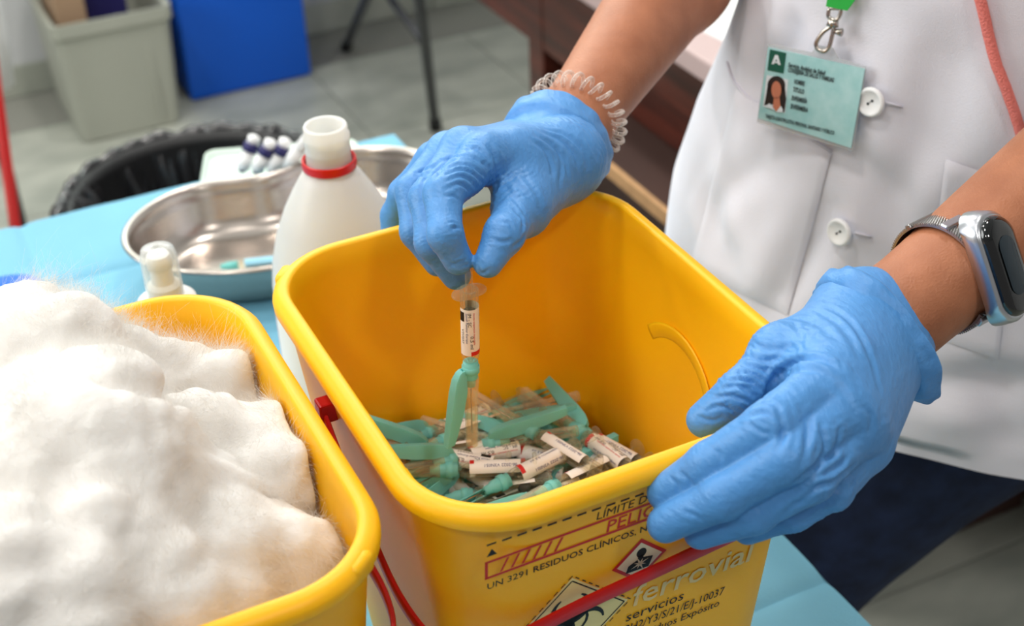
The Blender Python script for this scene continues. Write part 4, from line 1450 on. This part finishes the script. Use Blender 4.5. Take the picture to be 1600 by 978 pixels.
warp = np.stack([np.array([noise.noise(Vector(p * 28 + k)) for p in v]) for k in (3.1, 17.7, 41.3)], 1) * 0.012
pv = v + warp
d += 0.0056 * (np.abs(np.array([noise.noise(Vector(p * 30)) for p in pv])) * 2 - .45)
d += 0.0020 * (np.abs(np.array([noise.noise(Vector(p * 75 + 9)) for p in pv])) * 2 - .45)
d += 0.0008 * np.array([noise.noise(Vector(p * 210 + 4)) for p in pv])
v = v + n * d[:, None]


def clamp_bin(v, cx, cy, gap):
    o = -TAPER * np.clip(RZ - v[:, 2], 0, 1) - gap
    hx, hy = BW / 2 + o, BL / 2 + o
    v[:, 0] = np.clip(v[:, 0], cx - hx, cx + hx)
    v[:, 1] = np.clip(v[:, 1], cy - hy, cy + hy)
    r = BR - 0.003
    qx, qy = np.abs(v[:, 0] - cx) - (hx - r), np.abs(v[:, 1] - cy) - (hy - r)
    m = (qx > 0) & (qy > 0)
    L = np.hypot(qx, qy)
    s_ = np.where(m & (L > r), r / np.maximum(L, 1e-9), 1.0)
    v[:, 0] = np.where(m, cx + np.sign(v[:, 0] - cx) * (hx - r + qx * s_), v[:, 0])
    v[:, 1] = np.where(m, cy + np.sign(v[:, 1] - cy) * (hy - r + qy * s_), v[:, 1])
    return v


v = clamp_bin(v, CBX, CBY, 0.0015)
v = smooth_verts(v, f, 4, 0.5)
build('wad', v, f, M['cotton'], cw)
n = vnormals(v, f)
rng = np.random.default_rng(3)
idx = rng.choice(len(v), 210000, replace=True)
P0, N0 = v[idx], n[idx]
ok = (N0[:, 2] > -0.2) & (P0[:, 2] > .93)
P0, N0 = P0[ok] - N0[ok] * 0.001, N0[ok]
K = len(P0)
Lf = rng.uniform(.0030, .0085, K) * np.where(rng.random(K) < .08, 1.9, 1.0)
flow = np.stack([np.array([noise.noise(Vector(p * 30 + k)) for p in v]) for k in (2.2, 19.4, 33.3)], 1)[idx][ok] * 2.4
dirs = N0 * .45 + flow + rng.normal(0, .5, (K, 3))
dirs /= np.linalg.norm(dirs, axis=1)[:, None]
side = np.cross(dirs, rng.normal(0, 1, (K, 3)))
side /= np.linalg.norm(side, axis=1)[:, None]
curl = rng.normal(0, 1, (K, 3)) * 0.45
W = 0.00005
rows = []
for k in range(4):
    t = k / 3
    c = P0 + dirs * (Lf * t)[:, None] + (curl * (Lf * t * t)[:, None])
    w = W * (1 - .6 * t)
    rows += [c - side * w, c + side * w]
VV = np.stack(rows, 1)
VV = clamp_bin(VV.reshape(-1, 3), CBX, CBY, 0.0008)
base = np.arange(K) * 8
FF = np.concatenate([np.stack([base + 2 * k, base + 2 * k + 1, base + 2 * k + 3, base + 2 * k + 2], 1) for k in range(3)])
fme = bpy.data.meshes.new('fibres')
fme.vertices.add(len(VV))
fme.vertices.foreach_set('co', VV.ravel())
fme.loops.add(FF.size)
fme.loops.foreach_set('vertex_index', FF.ravel().astype(np.int32))
fme.polygons.add(len(FF))
fme.polygons.foreach_set('loop_start', np.arange(0, FF.size, 4).astype(np.int32))
fme.update(calc_edges=True)
fme.materials.append(M['fibre'])
fo = bpy.data.objects.new('fibres', fme)
COL.objects.link(fo)
adopt(fo, cw)
tag(fo, kind='stuff')

# ------------------------------------------------------------------ syringes
M['ink_blue'] = mat('blue_ink', (40, 44, 110), 0.6)


def make_syringe(name):
    """prototype along -Z, finger flange at the origin"""
    t = thing(name, None, 'syringe')
    B = 0.00415
    g = Geo()
    g.lathe([(0.0029, 0.0010), (B, 0.0010), (B, -0.0345), (0.0036, -0.0368), (0.0020, -0.0380), (0.0018, -0.0410), (0.0010, -0.0410), (0.0010, -0.0375), (0.0029, -0.0345), (0.0029, 0.0010)], 20)
    g.obj('barrel', M['glass'], t, angle=50)
    fl_ = Geo()
    rings = []
    for off, z in ((-.0006, .0012), (0, .0006), (0, -.0002), (-.0006, -.0008)):
        ring = []
        for k in range(28):
            a = 2 * math.pi * k / 28
            r = 0.0050 + 0.0036 * abs(math.cos(a)) ** 3 + off
            ring.append((r * math.cos(a), r * math.sin(a), z - 0.0008 * abs(math.cos(a))))
        rings.append(ring)
    fl_.loft(rings[::-1], True, True).obj('finger_flange', M['glass'], t, angle=50)
    lb_ = Geo()
    lb_.loft([[((B + .00012) * math.cos(a), (B + .00012) * math.sin(a), z) for a in np.linspace(math.radians(-196), math.radians(84), 26)] for z in (-0.0075, -0.0325)], closed=False)
    lo = lb_.obj('label', M['label'], t)
    gb = Geo()
    gb.loft([[((B + .0002) * math.cos(a), (B + .0002) * math.sin(a), z) for a in np.linspace(math.radians(-116), math.radians(14), 16)] for z in (-0.0302, -0.0324)], closed=False)
    gb.obj('red_stripe', M['red_ink'], lo)
    gb = Geo()
    gb.loft([[((B + .0002) * math.cos(a), (B + .0002) * math.sin(a), z) for a in np.linspace(math.radians(-193), math.radians(-157), 8)] for z in (-0.0090, -0.0140)], closed=False)
    gb.obj('dark_print', M['black_ink'], lo)
    # lettering wrapped round the label
    for body, ang, z0, size, m_, L in (('IM - SC', -132, -0.0090, .0021, 'black_ink', .0075), ('Sanofi Pasteur Europe', -146, -0.0090, .0014, 'ink_blue', .0165), ('0,5 ml', -120, -0.0215, .0021, 'black_ink', .0070), ('V3V037', -176, -0.0180, .0016, 'black_ink', .0080), ('vacuna suspensión inyectable', -100, -0.0090, .0013, 'red_ink', .0175), ('06-2022 V3N051', 20, -0.0090, .0022, 'ink_blue', .016), ('suspensión 0,5 ml', -45, -0.0090, .0018, 'ink_blue', .0165)):
        o = text('printed_text', body, (np.zeros(3), np.array([1.0, 0, 0]), np.array([0, 1.0, 0]), np.array([0, 0, 1.0])), (0, 0), size, M[m_], lo, width=L, lift=0)
        me = o.data
        for vx in me.vertices:
            s_, h_ = vx.co.x, vx.co.y
            a = math.radians(ang) + h_ / B
            vx.co = ((B + .0003) * math.cos(a), (B + .0003) * math.sin(a), z0 - s_)
    Geo().lathe([(0.0005, 0.0145), (0.0050, 0.0145), (0.0050, 0.0132), (0.0017, 0.0128), (0.0017, 0.001), (0.0014, -0.0100), (0.0005, -0.010)], 16).obj('plunger', M['glass'], t, angle=45)
    Geo().lathe([(0.0005, -0.0100), (0.0028, -0.0102), (0.0026, -0.0115), (0.0028, -0.0125), (0.0028, -0.0150), (0.0005, -0.0162)], 16).obj('stopper', M['stopper'], t)
    Geo().lathe([(0.0019, -0.0382), (0.0036, -0.0384), (0.0033, -0.0470), (0.0024, -0.0490), (0.0021, -0.0520), (0.0005, -0.0520)], 16, cap0=True).obj('needle_hub', M['teal'], t)
    Geo().tube([(0, 0, -.052), (0, 0, -.0800)], 0.00035, 6).obj('needle', M['chrome'], t)
    Geo().lathe([(0.0036, -0.0470), (0.0038, -0.0474), (0.0031, -0.0600), (0.0029, -0.0868), (0.0026, -0.0874), (0.0005, -0.0874), (0.0005, -0.0862), (0.0021, -0.0860), (0.0023, -0.0600), (0.0030, -0.0476), (0.0036, -0.0470)], 12).obj('needle_cap', M['cap_clear'], t, angle=40)
    sh = Geo()
    prof = [(-0.0036, -0.0415, .0016, .0016), (-0.0050, -0.0425, .0018, .0020), (-0.0060, -0.0460, .0022, .0030), (-0.0068, -0.0530, .0024, .0038), (-0.0086, -0.0640, .0024, .0036), (-0.0112, -0.0760, .0022, .0027), (-0.0126, -0.0820, .0020, .0021)]
    rings = []
    for x, z, hw, th in prof:
        rings.append([(x - th, -hw, z), (x + th, -hw * .8, z), (x + th, -hw * .55, z), (x - th * .8, -hw * .6, z), (x - th * .8, hw * .6, z), (x + th, hw * .55, z), (x + th, hw * .8, z), (x - th, hw, z)])
    so = sh.loft(rings, True, True).obj('safety_shield', M['teal'], t, angle=55)
    Geo().lathe([(0.0037, -0.0405), (0.0042, -0.0408), (0.0042, -0.0438), (0.0037, -0.0440)], 16).obj('hinge_ring', M['teal'], so)
    return t


held = make_syringe('syringe')
HB, HT = at(733, 455, .636), at(738, 710, .6885)
zax = (HB - HT) / np.linalg.norm(HB - HT)


def orient(o, base, zaxis, roll):
    z = Vector(zaxis).normalized()
    ref = Vector((1, 0, 0)) if abs(z.x) < .9 else Vector((0, 1, 0))
    x = (ref - ref.dot(z) * z).normalized()
    y = z.cross(x)
    m = Matrix((x, y, z)).transposed() @ Matrix.Rotation(roll, 3, 'Z')
    o.rotation_euler = m.to_euler()
    o.location = base


pile = [(762, 755, 677, 758, .9065, 90, 'a'), (778, 786, 690, 792, .902, 20, 'b'), (890, 688, 802, 642, .909, 60, 'c'), (950, 692, 838, 610, .905, 200, 'd'),
        (898, 698, 835, 724, .910, 130, 'e'), (975, 712, 880, 765, .903, 45, 'f'), (940, 738, 850, 772, .900, 300, 'g'), (818, 667, 742, 702, .9085, 80, 'h'),
        (800, 650, 735, 680, .902, 10, 'i'), (636, 716, 720, 702, .909, 100, 'j'), (905, 742, 775, 722, .898, 180, 'k'), (768, 716, 650, 748, .904, 250, 'l'),
        (712, 640, 602, 684, .902, 230, 'm'), (742, 652, 852, 602, .904, 200, 'n'), (830, 642, 740, 622, .899, 140, 'o'), (996, 694, 925, 655, .902, 70, 'p'),
        (968, 672, 905, 640, .896, 330, 'q'), (632, 656, 760, 632, .899, 15, 'r'), (955, 722, 872, 702, .897, 60, 's'), (860, 760, 930, 728, .897, 100, 't'),
        (690, 700, 600, 690, .905, 245, 'u'), (720, 735, 830, 728, .8985, 300, 'v')]
LBL = ['with its plunger end nearest the front left corner of the bin', 'lowest at the front of the heap, half hidden by the rim', 'showing its label in the middle of the heap', 'at the back right, below the green shield',
       'with a pale label, right of centre on the heap', 'with round thumb end near the right corner of the bin', 'low at the front right of the heap', 'just right of the held needle cap',
       'behind the held needle cap', 'with red striped label at the left of the heap', 'with turquoise shield pointing left at the heap centre', 'with turquoise shield lying below the held cap',
       'with teal shield at the far left of the heap', 'with clear cap pointing up to the back of the heap', 'crossing at the back middle of the heap', 'with round flange rightmost in the heap',
       'partly buried at the back right wall', 'with clear cap along the left back wall', 'buried under others at the right', 'pointing right near the front rim',
       'with green shield against the left wall of the bin', 'lying flat at the front centre of the heap']
protos = []


def inner_bounds(z):
    o = -TAPER * (RZ - z) - 0.0072
    return BCX - BW / 2 - o, BCX + BW / 2 + o, BCY - BL / 2 - o, BCY + BL / 2 + o


for i, (u0, v0, u1, v1, z, roll, _) in enumerate(pile):
    o = copy_tree(held)
    a, b = on_z(u0, v0, z), on_z(u1, v1, z)
    zd = (a - b) / np.linalg.norm(a - b)
    zd = zd + np.array([0, 0, 0.10 * math.sin(i * 2.1)])
    zd /= np.linalg.norm(zd)
    for it in range(4):
        for t in (0.015, -0.088):
            e = a + zd * t
            x0, x1, y0, y1 = inner_bounds(e[2])
            a[0] += max(0, x0 - e[0]) - max(0, e[0] - x1)
            a[1] += max(0, y0 - e[1]) - max(0, e[1] - y1)
    orient(o, a, zd, math.radians(roll))
    o['label'] = 'used syringe ' + LBL[i]
    o['group'] = 'used syringes in the yellow bin'
    if i % 3 == 1:                                   # some lost their clear cap
        for ch in list(o.children):
            if ch.name.startswith('needle_cap'):
                bpy.data.objects.remove(ch)
orient(held, HB, zax, math.radians(8))
held['label'] = 'syringe with turquoise safety shield held upright by the gloved fingers'
ds = copy_tree(held)
for ch in list(ds.children):
    if ch.name.startswith('label'):
        for c2 in list(ch.children):
            bpy.data.objects.remove(c2)
        ch.material_slots[0].link = 'OBJECT'
        ch.material_slots[0].material = mat('pale_blue_sleeve', (150, 208, 232), 0.4)
a, b = on_z(452, 405, TZ + .012), on_z(345, 417, TZ + .0105)
zd = (a - b) / np.linalg.norm(a - b)
orient(ds, b + zd * .052, zd, math.radians(90))
for ch in list(ds.children):
    if ch.name.startswith(('needle_cap', 'safety')):
        for c2 in list(ch.children):
            bpy.data.objects.remove(c2)
        bpy.data.objects.remove(ch)
ds['label'] = 'syringe with pale blue hub lying in the steel kidney dish'

# packed waste below the syringes one can tell apart
hp = Geo()
rng = random.Random(11)
mats_idx = []
for i in range(230):
    z = rng.uniform(.774, .889)
    x0, x1, y0, y1 = inner_bounds(z)
    a_ = rng.uniform(0, math.pi)
    L = rng.uniform(.02, .045)
    dx, dy = math.cos(a_) * L / 2, math.sin(a_) * L / 2
    cx = rng.uniform(x0 + abs(dx) + .004, x1 - abs(dx) - .004)
    cy = rng.uniform(y0 + abs(dy) + .004, y1 - abs(dy) - .004)
    if i < 90:
        z = rng.uniform(.882, .893)
    nf = len(hp.f)
    dz = rng.uniform(-.004, .004)
    hp.tube([(cx - dx, cy - dy, z - dz), (cx + dx, cy + dy, z + dz)], rng.choice((.0032, .0041)), 8)
    mats_idx += [rng.choice((0, 0, 1, 1, 2, 2))] * (len(hp.f) - nf)
# paper wipes levelling the heap
x0, x1, y0, y1 = inner_bounds(.885)
NG = 26
vv = []
for j in range(NG):
    for i in range(NG):
        x, y = x0 + .003 + (x1 - x0 - .006) * i / (NG - 1), y0 + .003 + (y1 - y0 - .006) * j / (NG - 1)
        vv.append((x, y, .884 + .005 * noise.noise(Vector((x * 40, y * 40, 1))) + .0015 * noise.noise(Vector((x * 140, y * 140, 1)))))
nf = len(hp.f)
hp.add(vv, [(j * NG + i, j * NG + i + 1, (j + 1) * NG + i + 1, (j + 1) * NG + i) for j in range(NG - 1) for i in range(NG - 1)])
mats_idx += [0] * (len(hp.f) - nf)
ho = hp.obj('syringe_waste', M['label'], None)
ho.data.materials.append(M['glass'])
ho.data.materials.append(M['teal'])
ho.data.polygons.foreach_set('material_index', mats_idx[:len(ho.data.polygons)])
tag(ho, 'packed syringe waste and wipes under the top syringes', 'waste', kind='stuff')

# ------------------------------------------------------------------ smart band on the left wrist
M['band'] = mat('steel_mesh_band', (176, 174, 172), 0.3, metal=1.0)
M['silver'] = mat('brushed_silver', (206, 208, 214), 0.28, metal=1.0)
M['screen'] = mat('black_screen_glass', (10, 11, 13), 0.06, coat=1.0)
M['display'] = mat('display_grey', (34, 46, 54), 0.12)
wt = thing('smart_band', 'silver smart band with black pill screen on the left wrist', 'watch', (0, 0, 0))
wa = at(1392 + 203, 499 - 111, .655) - at(1392, 499, .607)
wa /= np.linalg.norm(wa)
WC = LWR + ax2 * 0.0345
camd = CAM - WC
wu, _ = perp(wa, camd)                       # towards the camera
wd = np.cross(wa, wu)
if ray(1500, 520) @ wd < ray(1450, 400) @ wd:
    wd = -wd                                 # towards the lower right in the photograph
ra_, rb_ = 0.0232, 0.0242                    # half sizes: towards camera, across
ring_p = lambda a, r=0.0: WC + wu * ((ra_ + r) * math.cos(a)) + wd * ((rb_ + r) * math.sin(a))
bw = 0.0165
NB, NWd = 420, 28
g = Geo()
rows = []
for i in range(NB):
    a = math.radians(62) + (2 * math.pi - math.radians(64)) * i / (NB - 1)
    row = []
    for j in range(NWd):
        h = 0.0009 + 0.00042 * (1 if ((i // 2 + j // 2) % 2 == 0) else -1)
        row.append(ring_p(a, h) + wa * (bw * (j / (NWd - 1) - .5)))
    row += [ring_p(a, -.0004) + wa * (bw * .5), ring_p(a, -.0004) - wa * (bw * .5)]
    rows.append(row)
g.loft(rows, True, True)
g.obj('mesh_band', M['band'], wt, angle=30)
phi = math.radians(16)
bc_ = ring_p(phi, 0.0035)
bn = ring_p(phi, 1.0) - ring_p(phi, 0.0)
bn /= np.linalg.norm(bn)
bt2 = np.cross(wa, bn)
bt2 /= np.linalg.norm(bt2)


def stadium(L, Wd, n=14):
    r = Wd / 2
    s_ = L / 2 - r
    return [(s_ + r * math.cos(a), r * math.sin(a)) for a in np.linspace(-math.pi / 2, math.pi / 2, n)] + [(-s_ + r * math.cos(a), r * math.sin(a)) for a in np.linspace(math.pi / 2, 1.5 * math.pi, n)]


def wloft(name, layers, m, parent, cap0=True, cap1=True):
    rings = []
    for L, Wd, h in layers:
        rings.append([bc_ + bt2 * x + wa * y + bn * (h - 9.0 * x * x * (1.0 if h < .001 else .35)) for x, y in stadium(L, Wd)])
    return Geo().loft(rings, cap0, cap1).obj(name, m, parent, angle=50)


fr_w = wloft('case_frame', [(.047, .0185, -.0042), (.0500, .0212, -.0030), (.0500, .0218, -.0004), (.0480, .0212, .0022), (.0455, .0200, .0034), (.0435, .0186, .0036)], M['silver'], wt)
sc_w = wloft('screen', [(.0433, .0184, .0030), (.0433, .0184, .0046), (.0417, .0172, .0058), (.0375, .0130, .0066), (.030, .006, .0069)], M['screen'], wt)
wloft('display', [(.0255, .0096, .00700), (.0250, .0092, .00708)], M['display'], sc_w)
for sgn, a in ((-1, phi - 1.02), (1, phi + .92)):
    c = ring_p(a, 0.0018)
    nn_ = ring_p(a, 1.0) - ring_p(a, 0)
    nn_ /= np.linalg.norm(nn_)
    tt_ = np.cross(wa, nn_)
    Geo().box(c, (.0040, .0185, .0022), .0007, np.stack([tt_, wa, nn_], 1)).obj('band_lug', M['silver'], wt, smooth=False)
c = ring_p(math.radians(-86), 0.0010)
Geo().box(c, (.0028, .019, .0022), .0006, np.stack([ring_p(math.radians(-84)) - ring_p(math.radians(-88)), wa, wd], 1) / np.array([np.linalg.norm(ring_p(math.radians(-84)) - ring_p(math.radians(-88))), 1, 1])).obj('clasp', M['band'], wt, smooth=False)

# ------------------------------------------------------------------ clear coil hair tie on the right wrist
ht_ = thing('coil_hair_tie', 'clear plastic spiral hair tie worn round the right wrist', 'hair tie', (0, 0, 0))
HC = RWR + ax * 0.0085
hu, hw_ = perp(ax + 0.10 * (CAM - HC) / np.linalg.norm(CAM - HC), at(800, 205, .72) - at(925, 285, .72))
pts = []
TURNS = 27
for k in range(TURNS * 14):
    a = 2 * math.pi * k / (TURNS * 14)
    b = TURNS * a
    rad = hu * math.cos(a) + hw_ * math.sin(a)
    pts.append(HC + rad * (0.0232 + 0.0036 * math.cos(b)) + ax * (0.0042 * math.sin(b)))
Geo().tube(pts, 0.00105, 7, closed=True).obj('coil', clear_mat('clear_coil', (250, 244, 238), (252, 248, 244), 0.12, 0.75, 0.05), ht_)

# ------------------------------------------------------------------ identity badge on its lanyard
M['badge'] = mat('badge_card', (176, 214, 214), 0.35, rgb2=(150, 200, 200), var_scale=120)
M['dark_green'] = mat('dark_green_print', (16, 84, 66), 0.5)
M['hair_print'] = mat('portrait_hair', (40, 28, 26), 0.5)
M['face_print'] = mat('portrait_face', (196, 120, 92), 0.5)
M['photo_bg'] = mat('portrait_ground', (222, 226, 230), 0.5)
M['film'] = clear_mat('badge_sleeve', (222, 224, 226), (245, 246, 246), 0.35, 0.7)
M['green_ribbon'] = mat('green_ribbon', (38, 168, 62), 0.7)
M['coral'] = mat('coral_cord', (240, 132, 122), 0.75, bump=0.6, bump_scale=900)
bpnt, bnrm = on_tunic(1265, 150)
bnrm = bnrm * .7 + .3 * (CAM - bpnt) / np.linalg.norm(CAM - bpnt)
bnrm /= np.linalg.norm(bnrm)
borg = bpnt + bnrm * 0.0125
badge = thing('identity_badge', 'pale green identity card with portrait clipped on the white tunic', 'badge', tuple(borg))
pix = lambda x, y: (1170 + x / 4.89, 40 + y / 4.89)
bq = lambda x, y, l=0.0: on_plane(*pix(x, y), borg, bnrm) + bnrm * l
TL, TRr, BRr, BLl = bq(150, 165), bq(888, 330), bq(782, 935), bq(72, 705)
g = Geo()
g.loft([[p + bnrm * l for p in (BLl, BRr, TRr, TL)] for l in (-.0004, .0004)], True, True)
g.obj('card', M['badge'], badge, smooth=False)


def bpoly(name, polys, m, l):
    g = Geo()
    for p in polys:
        V = [bq(x, y, l) for x, y in p]
        g.add(V, [tuple(range(len(V)))])
    return g.obj(name, m, badge, smooth=False)


g = Geo()
ol = [bq(140, 140), bq(480, 205), bq(520, 150), bq(640, 170), bq(680, 250), bq(895, 318), bq(790, 962), bq(58, 742)]
g.loft([[p + bnrm * l for p in ol[::-1]] for l in (-.0012, -.0006)], True, True)
g.obj('sleeve', M['film'], badge, smooth=False)
bpoly('logo_field', [[(165, 180), (290, 208), (268, 365), (145, 340)]], M['dark_green'], .0006)
bpoly('logo_mark', [[(178, 292), (205, 222), (228, 224), (248, 300), (228, 296), (216, 250), (198, 292)], [(196, 268), (234, 276), (238, 288), (192, 280)]], M['photo_bg'], .0008)
bpoly('portrait_ground', [[(140, 375), (305, 412), (280, 665), (112, 615)]], M['photo_bg'], .0006)
bpoly('portrait_hair', [[(215 + 68 * math.cos(a), 455 + 72 * math.sin(a)) for a in np.linspace(0, 2 * math.pi, 25)[:-1]], [(150, 450), (280, 470), (290, 560), (275, 660), (240, 640), (200, 600), (160, 600), (122, 608), (135, 540)]], M['hair_print'], .0008)
bpoly('portrait_face', [[(216 + 38 * math.cos(a), 490 + 68 * math.sin(a)) for a in np.linspace(0, 2 * math.pi, 25)[:-1]], [(198, 540), (240, 545), (252, 640), (215, 655), (190, 620)]], M['face_print'], .0010)
bpoly('portrait_blouse', [[(130, 615), (165, 590), (215, 655), (205, 642)], [(218, 655), (252, 610), (268, 640), (262, 660)]], M['photo_bg'], .0012)
bx_ = bq(888, 330) - bq(150, 165)
bw_ = np.linalg.norm(bx_)
bx_ /= bw_
by_ = np.cross(bnrm, bx_)
bframe = lambda x, y: (bq(x, y, .0006), bx_, by_, bnrm)
unit = bw_ / math.hypot(738, 165)
text('badge_lettering', 'Servicio Andaluz de Salud', bframe(305, 312), (0, 0), .0034, M['black_ink'], badge, width=290 * unit, bold=.0001)
text('badge_lettering', 'CONSEJERÍA DE SALUD Y FAMILIAS', bframe(302, 350), (0, 0), .0034, M['black_ink'], badge, width=362 * unit, bold=.0001)
for x, y, s_, w_ in ((350, 440, 'NOMBRE', 82), (340, 500, 'TITULO', 90), (330, 565, 'ENFERMERÍA', 124), (322, 628, 'ENFERMERA', 140)):
    text('badge_lettering', s_, bframe(x, y), (0, 0), .0036, M['black_ink'], badge, width=w_ * unit, bold=.0001)
text('badge_lettering', 'TARJETA IDENTIFICATIVA PERSONAL SANITARIO Y PÚBLICO', bframe(130, 700), (0, 0), .0030, M['black_ink'], badge, width=555 * unit, bold=.00008)
# clip
kp = lambda u, v, l=.002: on_plane(u, v, borg, bnrm) + bnrm * l
loop = spline([kp(1302, 40), kp(1288, 50), kp(1278, 66), kp(1280, 76), kp(1291, 79), kp(1298, 72), kp(1302, 58), kp(1306, 40)], 5)
cl = Geo().tube(loop, .0012, 8).obj('clip_hook', M['chrome'], badge)
Geo().tube([kp(1306, 48), kp(1318, 50)], [.0012, .0022], 10).obj('trigger', M['chrome'], cl)
Geo().tube([kp(1303, 40), kp(1305, 30)], [.0034, .0026], 12).obj('swivel', M['chrome'], badge)
Geo().tube(spline([kp(1298, 12), kp(1297, 26), kp(1310, 30), kp(1316, 14), kp(1298, 12)], 4), .0011, 8).obj('clip_ring', M['chrome'], badge)
rib = []
for u_, v_ in ((1311, 12), (1318, -4), (1326, -40), (1336, -90), (1346, -150), (1356, -220)):
    h = on_tunic(u_, v_)
    p = kp(u_, v_, .003) if v_ > -10 or h is None else h[0] + h[1] * .004
    rib.append(p)
rib += along_tunic(rib[-1], turn([TC[0] - 0.062, TC[1] + .015, 1.42]), 12, .004)[1:]
rings = []
for i, p in enumerate(rib):
    sd = bx_ * (.0075 if i > 0 else .006)
    rings.append([p - sd + bnrm * .0005, p + sd + bnrm * .0005, p + sd - bnrm * .0005, p - sd - bnrm * .0005])
Geo().loft(rings, True, True).obj('lanyard', M['green_ribbon'], badge, smooth=False)

# coral cord across the tunic
pts = []
for q in spline([np.array(p, float) for p in ((1490, -160, 0), (1512, -80, 0), (1534, 0, 0), (1556, 90, 0), (1576, 150, 0), (1598, 215, 0), (1618, 290, 0))], 6):
    h = on_tunic(q[0], q[1])
    if h is not None:
        pts.append(h[0] + h[1] * .0035)
pts = along_tunic(turn([TC[0] - 0.060, TC[1] - .04, 1.42]), pts[0], 14, .0035)[:-1] + pts
co = Geo().tube(pts, .0029, 10).obj('neck_cord', M['coral'])
tag(co, 'coral pink cord hanging down the front of the white tunic', 'cord')
